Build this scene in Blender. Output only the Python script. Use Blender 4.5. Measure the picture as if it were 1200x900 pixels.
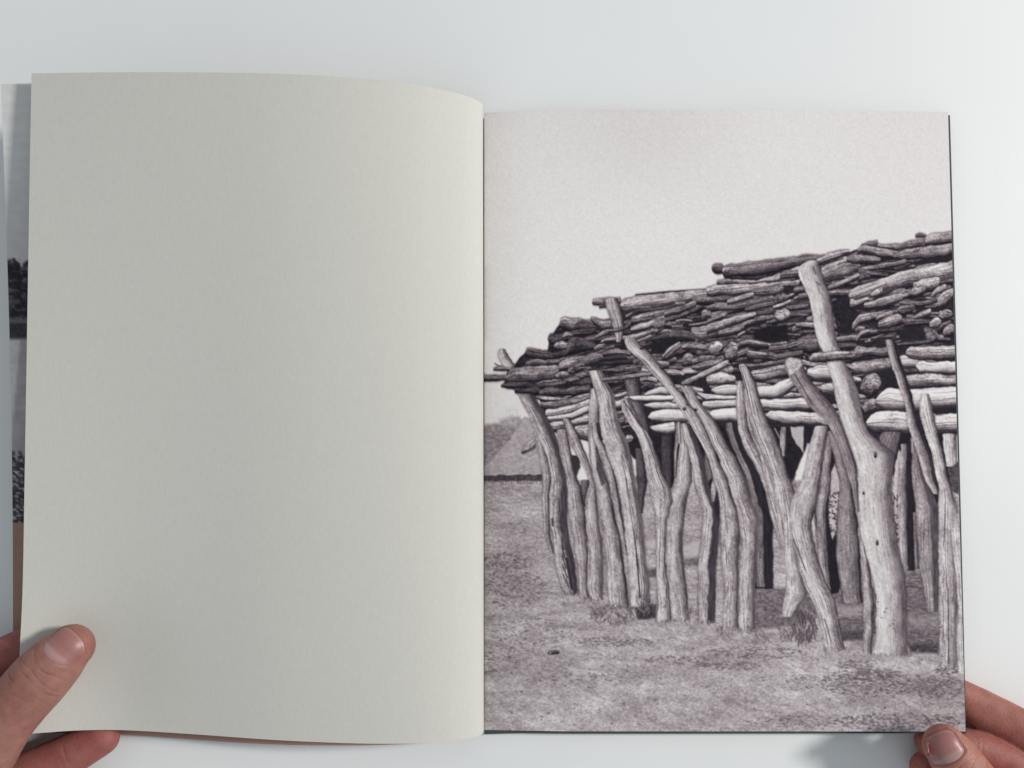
import bpy, bmesh, math
import numpy as np
from mathutils import Vector, Matrix
from mathutils.bvhtree import BVHTree

for o in list(bpy.data.objects):
    bpy.data.objects.remove(o)
scene = bpy.context.scene
COL = scene.collection

# ------------------------------------------------------------------ camera
F = 1000.0                    # focal length in pixels of the 1200 x 900 photograph
H = 0.368                     # camera height above the table (metres)
TILT = math.radians(3.0)      # phone tilted a little away from the reader
cd = bpy.data.cameras.new('camera')
cam = bpy.data.objects.new('camera', cd)
COL.objects.link(cam)
cam.location = (0, -0.012, H)
cam.rotation_euler = (TILT, 0, 0)
cd.sensor_fit = 'HORIZONTAL'; cd.sensor_width = 36.0
cd.lens = 36.0 * F / 1200.0
cd.clip_start = 0.01; cd.clip_end = 50
scene.camera = cam
CT, ST = math.cos(TILT), math.sin(TILT)

def P(px, py, z):
    """point at height z that the photograph shows at pixel px, py"""
    px = np.asarray(px, float); py = np.asarray(py, float); z = np.asarray(z, float)
    dx = (px - 600) / F; dy = (450 - py) / F
    wy = dy * CT + ST; wz = dy * ST - CT
    t = (z - H) / wz
    return np.stack(np.broadcast_arrays(dx * t, -0.012 + wy * t, z), -1)

def z_from_y(py, Y):
    """height of a point with known world Y seen at pixel row py"""
    dy = (450 - np.asarray(py, float)) / F
    return H + (Y + 0.012) * (dy * ST - CT) / (dy * CT + ST)

# ------------------------------------------------------------------ light
w = bpy.data.worlds.new('World'); scene.world = w; w.use_nodes = True
bg = w.node_tree.nodes['Background']
bg.inputs['Color'].default_value = (0.86, 0.94, 1.0, 1); bg.inputs['Strength'].default_value = 0.43

def area(name, loc, target, size, energy, col):
    l = bpy.data.lights.new(name, 'AREA'); l.shape = 'RECTANGLE'
    l.size, l.size_y = size; l.energy = energy; l.color = col
    o = bpy.data.objects.new(name, l); COL.objects.link(o)
    o.location = loc
    o.rotation_euler = (Vector(target) - Vector(loc)).to_track_quat('-Z', 'Y').to_euler()
    return o
area('window_light', (1.84, 0.42, 1.32), (0.0, 0, 0), (0.30, 0.30), 43, (1.0, 0.97, 0.93))

vs = scene.view_settings
vs.view_transform = 'Standard'; vs.look = 'None'; vs.exposure = 0.0; vs.gamma = 1.0
scene.render.engine = 'CYCLES'
scene.render.resolution_x, scene.render.resolution_y = 1024, 768

# ------------------------------------------------------------------ helpers
def tag(o, label=None, cat=None, kind=None, group=None):
    for k, v in (('label', label), ('category', cat), ('kind', kind), ('group', group)):
        if v: o[k] = v
    return o

def link(name, me, mat=None, parent=None):
    o = bpy.data.objects.new(name, me); COL.objects.link(o)
    if mat: me.materials.append(mat)
    if parent: o.parent = parent
    return o

def mesh_np(name, verts, quads, smooth=True):
    verts = np.asarray(verts, np.float32); quads = np.asarray(quads, np.int32)
    me = bpy.data.meshes.new(name)
    k = quads.shape[1]
    me.vertices.add(len(verts)); me.vertices.foreach_set('co', verts.ravel())
    me.loops.add(quads.size); me.loops.foreach_set('vertex_index', quads.ravel())
    me.polygons.add(len(quads))
    me.polygons.foreach_set('loop_start', np.arange(0, quads.size, k, dtype=np.int32))
    me.polygons.foreach_set('use_smooth', np.full(len(quads), smooth))
    me.update(calc_edges=True)
    return me

def set_col(me, name, rgb):
    a = me.color_attributes.new(name, 'FLOAT_COLOR', 'POINT')
    c = np.ones((len(me.vertices), 4), np.float32); c[:, :3] = rgb
    a.data.foreach_set('color', c.ravel())

def s2l(c):
    c = np.asarray(c, float)
    return np.where(c <= 0.04045, c / 12.92, ((c + 0.055) / 1.055) ** 2.4)

def pchip(xk, yk, x):
    """smooth monotone interpolation"""
    xk = np.asarray(xk, float); yk = np.asarray(yk, float)
    if len(xk) == 1: return np.full_like(x, yk[0])
    h = np.diff(xk); d = np.diff(yk) / h
    m = np.empty_like(yk); m[0], m[-1] = d[0], d[-1]
    for i in range(1, len(xk) - 1):
        m[i] = 0 if d[i-1] * d[i] <= 0 else (h[i-1] + h[i]) * 3 / ((2*h[i] + h[i-1]) / d[i-1] + (h[i] + 2*h[i-1]) / d[i])
    i = np.clip(np.searchsorted(xk, x) - 1, 0, len(h) - 1)
    t = (x - xk[i]) / h[i]; t = np.clip(t, 0, 1)
    return ((1 + 2*t) * (1-t)**2 * yk[i] + t * (1-t)**2 * h[i] * m[i]
            + t*t * (3 - 2*t) * yk[i+1] + t*t * (t-1) * h[i] * m[i+1])

_tab = np.random.default_rng(5).random((256, 256))
def vn(x, y, seed=0):
    """value noise 0..1"""
    x = np.asarray(x, float) + seed * 17.31; y = np.asarray(y, float) + seed * 9.77
    x, y = np.broadcast_arrays(x, y)
    xi = np.floor(x).astype(int); yi = np.floor(y).astype(int)
    fx = x - xi; fy = y - yi
    fx = fx*fx*(3-2*fx); fy = fy*fy*(3-2*fy)
    a = _tab[xi & 255, yi & 255]; b = _tab[(xi+1) & 255, yi & 255]
    c = _tab[xi & 255, (yi+1) & 255]; d = _tab[(xi+1) & 255, (yi+1) & 255]
    return (a*(1-fx) + b*fx)*(1-fy) + (c*(1-fx) + d*fx)*fy

# ------------------------------------------------------------------ materials
def new_mat(name):
    m = bpy.data.materials.new(name); m.use_nodes = True
    nt = m.node_tree
    return m, nt, nt.nodes['Principled BSDF']

def paper_bump(nt, b, strength=0.05, scale=1700.0):
    tc = nt.nodes.new('ShaderNodeTexCoord')
    n1 = nt.nodes.new('ShaderNodeTexNoise'); n1.inputs['Scale'].default_value = scale; n1.inputs['Detail'].default_value = 3
    n2 = nt.nodes.new('ShaderNodeTexNoise'); n2.inputs['Scale'].default_value = scale * 0.22
    mp = nt.nodes.new('ShaderNodeMapping'); mp.inputs['Scale'].default_value = (1.0, 0.22, 1.0)
    nt.links.new(tc.outputs['Object'], mp.inputs['Vector'])
    nt.links.new(mp.outputs['Vector'], n1.inputs['Vector']); nt.links.new(mp.outputs['Vector'], n2.inputs['Vector'])
    ad = nt.nodes.new('ShaderNodeMath'); ad.operation = 'ADD'
    nt.links.new(n1.outputs['Fac'], ad.inputs[0]); nt.links.new(n2.outputs['Fac'], ad.inputs[1])
    bp = nt.nodes.new('ShaderNodeBump'); bp.inputs['Strength'].default_value = strength; bp.inputs['Distance'].default_value = 0.0004
    nt.links.new(ad.outputs[0], bp.inputs['Height']); nt.links.new(bp.outputs['Normal'], b.inputs['Normal'])
    return n1, n2

def paper_mat(name, rgb, var=0.03):
    m, nt, b = new_mat(name)
    n1, n2 = paper_bump(nt, b)
    rp = nt.nodes.new('ShaderNodeValToRGB')
    rp.color_ramp.elements[0].position = 0.3; rp.color_ramp.elements[1].position = 0.7
    rp.color_ramp.elements[0].color = (*[c * (1 - var) for c in rgb], 1)
    rp.color_ramp.elements[1].color = (*[min(1, c * (1 + var)) for c in rgb], 1)
    nt.links.new(n1.outputs['Fac'], rp.inputs['Fac']); nt.links.new(rp.outputs['Color'], b.inputs['Base Color'])
    b.inputs['Roughness'].default_value = 0.85; b.inputs['Specular IOR Level'].default_value = 0.25
    return m

def print_mat(name):
    m, nt, b = new_mat(name)
    paper_bump(nt, b, 0.05)
    at = nt.nodes.new('ShaderNodeAttribute'); at.attribute_name = 'ink'
    nt.links.new(at.outputs['Color'], b.inputs['Base Color'])
    b.inputs['Roughness'].default_value = 0.9; b.inputs['Specular IOR Level'].default_value = 0.06
    return m

M_PAPER = paper_mat('cream_paper', (0.60, 0.588, 0.54))
M_EDGE = paper_mat('page_edge_paper', (0.62, 0.60, 0.56))
M_PRINT = print_mat('printed_paper')
M_COVER = paper_mat('dark_card', (0.075, 0.08, 0.082))

def table_mat():
    m, nt, b = new_mat('white_table')
    tc = nt.nodes.new('ShaderNodeTexCoord')
    n = nt.nodes.new('ShaderNodeTexNoise'); n.inputs['Scale'].default_value = 9; n.inputs['Detail'].default_value = 5
    rp = nt.nodes.new('ShaderNodeValToRGB')
    rp.color_ramp.elements[0].position = 0.3; rp.color_ramp.elements[0].color = (0.795, 0.80, 0.80, 1)
    rp.color_ramp.elements[1].position = 0.7; rp.color_ramp.elements[1].color = (0.825, 0.83, 0.828, 1)
    nt.links.new(tc.outputs['Object'], n.inputs['Vector']); nt.links.new(n.outputs['Fac'], rp.inputs['Fac'])
    nt.links.new(rp.outputs['Color'], b.inputs['Base Color'])
    f = nt.nodes.new('ShaderNodeTexNoise'); f.inputs['Scale'].default_value = 700; f.inputs['Detail'].default_value = 2
    nt.links.new(tc.outputs['Object'], f.inputs['Vector'])
    bp = nt.nodes.new('ShaderNodeBump'); bp.inputs['Strength'].default_value = 0.05; bp.inputs['Distance'].default_value = 0.0005
    nt.links.new(f.outputs['Fac'], bp.inputs['Height']); nt.links.new(bp.outputs['Normal'], b.inputs['Normal'])
    b.inputs['Roughness'].default_value = 0.5
    return m

# ------------------------------------------------------------------ table
bm = bmesh.new()
bmesh.ops.create_cube(bm, size=1.0, matrix=Matrix.Translation((0, 0.05, -0.0125)) @ Matrix.Diagonal((1.7, 1.1, 0.025, 1)))
bmesh.ops.bevel(bm, geom=list(bm.edges), offset=0.003, segments=2, affect='EDGES')
me = bpy.data.meshes.new('table_top'); bm.to_mesh(me); bm.free()
tag(link('table_top', me, table_mat()), 'plain matte white table surface under the open book', 'table', 'structure')

# ------------------------------------------------------------------ sheets of paper
def sheet_mesh(name, G, thick, ink=None):
    """closed thin sheet from a grid G[rows, cols, 3] of top-surface points"""
    n, m = G.shape[:2]
    du = np.gradient(G, axis=1); dv = np.gradient(G, axis=0)
    N = np.cross(du, dv); N /= np.linalg.norm(N, axis=-1, keepdims=True) + 1e-12
    if N[..., 2].mean() < 0: N = -N
    top = G.reshape(-1, 3); bot = (G - N * thick).reshape(-1, 3)
    I = np.arange(n * m).reshape(n, m)
    up = np.stack([I[:-1, :-1], I[1:, :-1], I[1:, 1:], I[:-1, 1:]], -1).reshape(-1, 4)
    v1 = top[up[0, 1]] - top[up[0, 0]]; v2 = top[up[0, 3]] - top[up[0, 0]]
    if np.cross(v1, v2)[2] < 0: up = up[:, ::-1]; flip = True
    else: flip = False
    dn = up[:, ::-1] + n * m
    rim = np.concatenate([I[0, :], I[1:, -1], I[-1, -2::-1], I[-2:0:-1, 0]])
    nr = len(rim); o1 = 2 * n * m; k = np.arange(nr); k2 = np.roll(k, -1)
    side = np.stack([o1 + k, o1 + k2, o1 + nr + k2, o1 + nr + k], -1)
    if flip is False: side = side[:, ::-1]
    me = mesh_np(name, np.concatenate([top, bot, top[rim], bot[rim]]), np.concatenate([up, dn, side]))
    sm = np.ones(len(me.polygons), bool); sm[len(up) + len(dn):] = False
    me.polygons.foreach_set('use_smooth', sm)
    if ink is not None:
        edge = np.tile(np.array([[0.66, 0.65, 0.61]]), (n * m + 2 * nr, 1))
        set_col(me, 'ink', np.concatenate([ink.reshape(-1, 3), edge]))
    return me

book = bpy.data.objects.new('photo_book', None); COL.objects.link(book)
book.location = P(567, 500, 0.0).tolist()
BOOK_INV = Matrix.Translation(-Vector(book.location))
def part(name, me, mat, label=None):
    o = link(name, me, mat, book); o.matrix_parent_inverse = BOOK_INV
    if label: o['label'] = label
    return o

# --- right side: page positions in photograph pixels
def right_px(u, v):
    xr = 1111 + 20.5 * v
    px = 567.5 + (xr - 567.5) * u
    top = pchip([0, .1, .22, .6, 1], [132.5, 129.2, 128.2, 129.3, 131], u)
    bot = pchip([0, .2, 1], [855.5, 857, 857.2], u)
    return px, top + (bot - top) * v
def right_z(u, v, base=0.0075):
    z = base - 0.0040 * np.exp(-(u / 0.055))
    z = z + 0.0090 * np.clip((u - 0.70) / 0.30, 0, 1)**1.6 * np.clip((v - 0.55) / 0.45, 0, 1)**1.5
    return z
def right_grid(nv, nu, dz=0.0, grow=(0, 0, 0)):
    v, u = np.meshgrid(np.linspace(0, 1, nv), np.linspace(0, 1, nu), indexing='ij')
    px, py = right_px(u, v)
    z = np.maximum(right_z(u, v) - dz * (0.35 + 0.65 * np.clip(u / 0.08, 0, 1)), 0.0009)
    G = P(px, py, right_z(u, v)); G[..., 2] = z
    G[..., 0] += grow[0] * u * (1 - .25 * v**3); G[..., 1] += grow[1] * (1 - v) - grow[2] * v * (1 - .15 * u)
    return G, px, py

# ------------------------------------------------------------------ the printed photograph (flat ink on the page)
S = 2; X0, Y0, X1, Y1 = 556, 116, 1144, 868
CW, CH = (X1 - X0) * S, (Y1 - Y0) * S
T = np.zeros((CH, CW))
gx = X0 + (np.arange(CW) + .5) / S; gy = Y0 + (np.arange(CH) + .5) / S
GX, GY = np.meshgrid(gx, gy)
rng = np.random.default_rng(11)

# sky and ground
T[:] = 0.795 + 0.035 * (vn(GX / 160, GY / 120, 1) - .5) + 0.03 * np.clip((GY - 130) / 250, 0, 1) - 0.02 * np.clip((620 - GX) / 60, 0, 1)
T += 0.03 * (vn(GX / 1.1, GY / 1.1, 2) - .5)
HOR = 562
gd = np.clip((GY - HOR) / 290, 0, 1)
gnd = 0.605 + 0.025 * gd
gnd += 0.045 * (vn(GX / (14 + 20 * gd), GY / (3 + 7 * gd), 3) - .5)
gnd += 0.08 * (vn(GX / (4 + 3 * gd), GY / (1.3 + 1.5 * gd), 4) - .5)
gnd += 0.20 * (vn(GX / 2.0, GY / 1.0, 5) - .5)
pt = vn(GX / 46, GY / 17, 6) * .6 + vn(GX / 17, GY / 6, 7) * .4
gnd -= 0.07 * np.clip((pt - .52) / .2, 0, 1) * (0.4 + vn(GX / 1.8, GY / 1.4, 8))
gnd += 0.06 * np.clip((.42 - pt) / .2, 0, 1)
mk = np.clip((GY - HOR) * .7, 0, 1)
T = T * (1 - mk) + gnd * mk

def region(poly, tone, soft=1.0, tex=0.0, seed=0):
    """fill polygon with antialiased edge"""
    global T
    poly = np.asarray(poly, float)
    x0, y0 = poly.min(0) - 3; x1, y1 = poly.max(0) + 3
    ix0, ix1 = max(0, int((x0 - X0) * S)), min(CW, int((x1 - X0) * S)); iy0, iy1 = max(0, int((y0 - Y0) * S)), min(CH, int((y1 - Y0) * S))
    if ix1 <= ix0 or iy1 <= iy0: return
    x = GX[iy0:iy1, ix0:ix1]; y = GY[iy0:iy1, ix0:ix1]
    x = x + 1.6 * (vn(x / 5, y / 5, seed + 40) - .5); y = y + 1.6 * (vn(x / 5, y / 5, seed + 41) - .5)
    ins = np.zeros(x.shape, bool); dm = np.full(x.shape, 1e9)
    q = np.roll(poly, -1, 0)
    for (ax, ay), (bx, by) in zip(poly, q):
        c = ((ay > y) != (by > y))
        with np.errstate(divide='ignore', invalid='ignore'):
            ins ^= c & (x < (bx - ax) * (y - ay) / (by - ay + 1e-12) + ax)
        L = (bx-ax)**2 + (by-ay)**2 + 1e-9
        t = np.clip(((x-ax)*(bx-ax) + (y-ay)*(by-ay)) / L, 0, 1)
        dm = np.minimum(dm, np.hypot(x - ax - t*(bx-ax), y - ay - t*(by-ay)))
    a = np.clip(.5 + np.where(ins, dm, -dm) / soft, 0, 1)
    v = tone + tex * (vn(x / 3, y / 2, seed) - .5) + tex * .7 * (vn(x / 1.2, y / 1.2, seed + 3) - .5)
    T[iy0:iy1, ix0:ix1] = T[iy0:iy1, ix0:ix1] * (1 - a) + v * a

_n = [0]
def strand(rows, tone=.6, shade=1.0, light=-.42, fib=.17, crack=.5, halo=.3, horiz=False, dark_from=None, dark_to=.16, wob=.7, fade0=0):
    """a pole: rows of (along, lo, hi); shaded as a round weathered trunk with fibres along its length"""
    global T
    _n[0] += 1; sd = _n[0]
    C = T.T if horiz else T
    A0, B0 = (X0, Y0) if horiz else (Y0, X0)
    NA, NB = (CW, CH) if horiz else (CH, CW)
    r = np.asarray(sorted(rows), float)
    ia0 = max(0, int((r[0, 0] - 1.5 - A0) * S)); ia1 = min(NA, int((r[-1, 0] + 1.5 - A0) * S) + 1)
    lo, hi = r[:, 1].min() - 5, r[:, 2].max() + 5
    ib0 = max(0, int((lo - B0) * S)); ib1 = min(NB, int((hi - B0) * S) + 1)
    if ia1 <= ia0 or ib1 <= ib0: return
    a = A0 + (np.arange(ia0, ia1) + .5) / S; b = B0 + (np.arange(ib0, ib1) + .5) / S
    l = pchip(r[:, 0], r[:, 1], a); h = pchip(r[:, 0], r[:, 2], a)
    if not horiz and len(a) > 60:
        kk = np.hanning(27); kk /= kk.sum()
        l, h = (np.convolve(np.r_[2*q[0] - q[13:0:-1], q, 2*q[-1] - q[-2:-15:-1]], kk, 'valid') for q in (l, h))
    wid = np.maximum(h - l, .6)
    wv = np.minimum(1.0, wid / 9)
    l = l + wob * wv * (2 * vn(a / 7, sd * 3.1, sd) - 1) + .35 * wob * wv * (2 * vn(a / 2.2, sd, sd + 3) - 1)
    h = h + wob * wv * (2 * vn(a / 7, sd * 1.7, sd + 5) - 1) + .35 * wob * wv * (2 * vn(a / 2.2, sd, sd + 8) - 1)
    # rounded ends
    e = np.minimum(a - r[0, 0], r[-1, 0] - a); R = np.minimum(1.6, wid * .22)
    cut = np.where(e < R, (1 - np.sqrt(np.clip(1 - (1 - np.clip(e / R, 0, 1))**2, 0, 1))) * wid * .33, 0)
    l = l + cut; h = h - cut; wid = np.maximum(h - l, .5)
    A, Bm = np.meshgrid(a, b, indexing='ij')
    L_, H_ = l[:, None], h[:, None]; W_ = wid[:, None]
    s = np.clip((Bm - L_) / W_, 0, 1)
    ein = np.clip(.5 + np.minimum(A - r[0, 0], r[-1, 0] - A) * S * .6, 0, 1)
    if fade0: ein = ein * np.clip((A - r[0, 0]) / fade0, 0, 1)
    al = np.clip(.5 + np.minimum(Bm - L_, H_ - Bm) * S * .8, 0, 1) * ein
    hal = np.clip(1 - np.maximum(L_ - Bm, Bm - H_) / 3.0, 0, 1)**2 * halo * ein
    ph = 2 * s - 1 + .22 * (vn(A / 16, s * 2.5, sd + 9) - .5)
    ph = np.clip(ph, -1, 1)
    lz = math.sqrt(1 - light**2)
    f = np.clip(ph * light + np.sqrt(1 - ph * ph) * lz, 0, 1)
    v = tone * (1 - shade * .68 + shade * .80 * f)
    v = v * (1 - .28 * np.clip(1 - (H_ - Bm) / 1.6, 0, 1) - .08 * np.clip(1 - (Bm - L_) / .9, 0, 1))
    wmean = wid.mean()
    br = s * wmean
    wp = .9 * vn(A / 24, s * 2.5, sd + 1)
    fb = vn(br / .95 + wp, A / 30, sd + 2) - .5
    fb2 = vn(br / .55 + 1.5 * wp, A / 11, sd + 4) - .5
    blot = vn(br / 5, A / 11, sd + 6) - .5
    gr = vn(br / .8, A / 1.5, sd + 7) - .5
    v = v * (1 + fib * (1.5 * fb + 1.5 * fb2 + 1.6 * blot + 2.0 * gr + 1.0 * (vn(br / 2.2, A / 3.2, sd + 8) - .5)))
    lr = np.random.default_rng(sd)
    for q in range(int(wmean / 3.6) + (fib > .2)):
        s0 = lr.uniform(.12, .9)
        dd = np.abs(s - s0 - .22 * (vn(A / 60, q * 5.3 + sd, sd + 20) - .5) - .03 * (vn(A / 5, q * 2.3, sd + 21) - .5)) * W_
        on = np.clip((vn(A / 17, q * 3.1 + .5, sd + 22) - .40) * 4, 0, 1)
        v = v * (1 - crack * .62 * np.clip(1.1 - dd / .62, 0, 1) * on)
        v = v * (1 + .14 * np.clip(1 - np.abs(dd - 1.3) / .7, 0, 1) * on)
    ck = vn(br / 2.3 + 1.2 * vn(A / 26, s, sd + 11), A / 46, sd + 12)
    v = v * (1 - crack * .4 * np.clip(1 - np.abs(ck - .33) / .035, 0, 1) * (vn(A / 15, s * 2, sd + 13) > .45))
    if dark_from is not None:
        k = np.clip((s - dark_from + .1 * (vn(A / 9, s * 3, sd + 14) - .5)) / .1, 0, 1)
        v = v * (1 - k) + (dark_to * (.75 + .6 * vn(br, A / 10, sd + 15))) * k
    sub = C[ia0:ia1, ib0:ib1]
    sub = sub * (1 - hal * (1 - al)) + .10 * hal * (1 - al)
    C[ia0:ia1, ib0:ib1] = sub * (1 - al) + np.clip(np.where(v > .68, .68 + (v - .68) * .6, v), .06, .84) * al

def log(cols, tone=.5, **k):
    k.setdefault('light', -.66); k.setdefault('halo', .62); k.setdefault('shade', 1.15)
    tone = tone * (1.0 if tone < .66 else .97); k.setdefault('crack', .8); k.setdefault('wob', .95); k.setdefault('fib', .25)
    strand(cols, tone, horiz=True, **k)
def knob(cx, cy, rx, ry, tone, **k):
    t = np.linspace(-1, 1, 7); big = rx > 4
    c = []
    for q in t:
        e = math.sqrt(max(0.10, 1 - abs(q)**2.6)); j = rng.uniform(.78, 1.12, 2) if big else (1, 1)
        c.append((cx + rx * q, cy - ry * e * j[0] - (.25 * ry * q if big else 0), cy + ry * e * j[1] - (.25 * ry * q if big else 0)))
    k.setdefault('fib', .34); k.setdefault('crack', .8)
    log(c, tone, wob=1.3, **k)
def stroke(x0, y0, x1, y1, wd, tone, a=1.0):
    ix0, ix1 = max(0, int((min(x0, x1) - 2 - X0) * S)), min(CW, int((max(x0, x1) + 2 - X0) * S) + 1)
    iy0, iy1 = max(0, int((min(y0, y1) - 2 - Y0) * S)), min(CH, int((max(y0, y1) + 2 - Y0) * S) + 1)
    if ix1 <= ix0 or iy1 <= iy0: return
    x = GX[iy0:iy1, ix0:ix1]; y = GY[iy0:iy1, ix0:ix1]
    L = (x1-x0)**2 + (y1-y0)**2 + 1e-9
    t = np.clip(((x-x0)*(x1-x0) + (y-y0)*(y1-y0)) / L, 0, 1)
    d = np.hypot(x - x0 - t*(x1-x0), y - y0 - t*(y1-y0))
    al = np.clip(.5 + (wd * .5 - d) * S * .7, 0, 1) * a
    T[iy0:iy1, ix0:ix1] = T[iy0:iy1, ix0:ix1] * (1 - al) + tone * al

def tuft(cx, cy, rx, ry, n, lo=.25, hi=.7, ang=(-2.4, -.7), ln=(2, 6), flat=False, a=.7):
    for _ in range(n):
        r = math.sqrt(rng.random()); q = rng.random() * 6.283
        x = cx + rx * r * math.cos(q); y = cy + ry * r * math.sin(q)
        an = rng.uniform(-.35, .35) if flat else rng.uniform(*ang)
        l = rng.uniform(*ln)
        stroke(x, y, x + l * math.cos(an), y + l * math.sin(an), rng.uniform(.5, 1.2), rng.uniform(lo, hi) if rng.random() < .45 else rng.uniform(lo, lo + .16), a)

# distant trees, thatched hut
region([(560, 502), (568, 497), (585, 496), (596, 491), (608, 489), (616, 500), (616, 560), (560, 560)], .49, 5, .16, 1)
region([(585, 492), (600, 488), (612, 492), (605, 500), (588, 500)], .60, 6, .1, 2)
tuft(602, 484, 12, 7, 26, .62, .72, ln=(3, 8), a=.35)
region([(560, 553), (578, 537), (596, 517), (610, 496), (614, 488), (622, 490), (645, 520), (645, 560), (560, 559)], .61, 1.2, .12, 3)
for k in range(240):
    x = rng.uniform(568, 642); y = rng.uniform(500, 556)
    if y > 488 + (614 - x) * 1.25: stroke(x, y, x + rng.uniform(2, 5), y + rng.uniform(-.6, .6), .8, rng.uniform(.46, .74), .5)
region([(560, 557), (640, 556), (640, 563), (560, 564)], .22, 1.2, .12, 4)
for x in np.arange(566, 640, 1.7):
    stroke(x, 559, x + rng.uniform(-.5, .5), 563 + rng.uniform(0, 4), .9, rng.uniform(.2, .4), .8)
log([(610.5, 529, 531.5), (613, 523, 531), (617, 520, 530), (622, 516, 528), (628, 513, 525)], .74, crack=.2, halo=.3)
stroke(613, 532, 627, 525, 1.3, .3)

# ground details
region([(795, 640), (818, 634), (845, 630), (845, 652), (800, 652), (780, 648)], .66, 3, .05, 6)
region([(726, 634), (770, 632), (770, 642), (726, 640)], .66, 4, .05, 7)
region([(755, 668), (776, 664), (776, 676), (752, 676)], .36, 4, .12, 8)
region([(798, 656), (822, 652), (822, 664), (798, 664)], .42, 4, .12, 9)
region([(884, 690), (930, 688), (960, 695), (1010, 694), (1070, 668), (1104, 670), (1104, 760), (1066, 765), (1060, 742), (985, 745), (960, 722), (920, 735), (884, 738)], .40, 5, .18, 10)
region([(960, 712), (1012, 710), (1012, 722), (975, 724)], .56, 5, .12, 11)
region([(1064, 722), (1100, 720), (1100, 738), (1064, 738)], .50, 5, .14, 12)
for k in range(90):
    x = rng.uniform(885, 1098); y = rng.uniform(690, 752)
    stroke(x, y, x + rng.uniform(4, 14), y + rng.uniform(-1, 1), rng.uniform(.6, 1.4), rng.uniform(.22, .5), .6)
for k in range(26):
    x = rng.uniform(1062, 1090); y = rng.uniform(668, 696)
    stroke(x, y, x + rng.uniform(4, 10), y + rng.uniform(-1.2, 1.2), 1.2, rng.choice([.2, .52]), .7)
region([(1064, 755), (1100, 756), (1100, 766), (1068, 764)], .24, 4, .1, 13)
region([(986, 738), (1012, 740), (1010, 750), (985, 752)], .27, 4, .1, 14)
for k in range(2400):
    y = 566 + 290 * rng.random()**.8; x = rng.uniform(566, 1135)
    d = (y - 566) / 290
    stroke(x, y, x + rng.uniform(.5, 2 + 3 * d), y + rng.uniform(-.5, .5), rng.uniform(.5, .9 + .5 * d), rng.choice([.36, .42, .52, .72]), .5)
for cx, cy, rx, ry, n in [(1020, 800, 62, 17, 520), (1100, 806, 30, 15, 220), (1050, 846, 78, 10, 420), (1002, 779, 24, 5, 70), (1020, 792, 30, 7, 150), (930, 845, 60, 8, 120), (1110, 786, 16, 4, 60), (885, 765, 60, 7, 160), (850, 780, 40, 5, 110), (790, 773, 40, 5, 90), (720, 752, 46, 6, 140), (600, 690, 40, 22, 240), (590, 660, 26, 12, 150), (620, 740, 50, 16, 120), (585, 775, 22, 22, 70), (690, 795, 50, 6, 60), (1020, 757, 0, 0, 0), (940, 800, 20, 10, 30)]:
    tuft(cx, cy, rx, ry, int(n * 1.2), .24, .54, ln=(1.2, 3.6), flat=True, a=.72)
tuft(625, 690, 20, 8, 90, .4, .76, ln=(2, 6), a=.55)

# darkness under the roof
region([(725, 470), (800, 480), (870, 480), (1121, 500), (1121, 560), (1100, 600), (1072, 668), (1058, 668), (1045, 540), (1000, 600), (985, 690), (968, 690), (960, 520), (946, 520), (925, 575), (905, 560), (906, 690), (884, 690), (880, 600), (845, 600), (830, 600), (815, 545), (800, 530), (790, 575), (775, 560), (752, 545), (735, 530)], .105, 2, .05, 15)
region([(926, 497), (942, 497), (941, 531), (934, 521), (928, 510)], .66, 1.2, .05, 16)
strand([(498, 916, 921.5), (515, 914, 922), (535, 914, 921)], .55, dark_from=.75)
stroke(908, 502, 914, 514, 1.6, .5)
strand([(500, 776, 789), (530, 775, 789), (572, 778, 789)], .22)
strand([(565, 946, 951), (610, 950, 957), (640, 956, 959)], .66, crack=.2)
region([(973, 556), (978, 543), (984, 560), (985, 600), (980, 622), (972, 640), (971, 590)], .68, 1.5, .1, 17)
for k in range(46): 
    x = rng.uniform(971, 984); y = rng.uniform(577, 630); stroke(x, y, x + rng.uniform(-4, 4), y + rng.uniform(-3, 3), 1.5, .16, .85)
region([(1046, 577), (1049, 545), (1054, 526), (1056, 530), (1054, 580), (1054, 640), (1048, 640)], .72, 1.2, .06, 18)
for k in range(40):
    x = rng.uniform(1046, 1054); y = rng.uniform(578, 640); stroke(x, y, x + rng.uniform(-4, 3), y + rng.uniform(-3, 3), 1.5, .13, .85)

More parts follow.
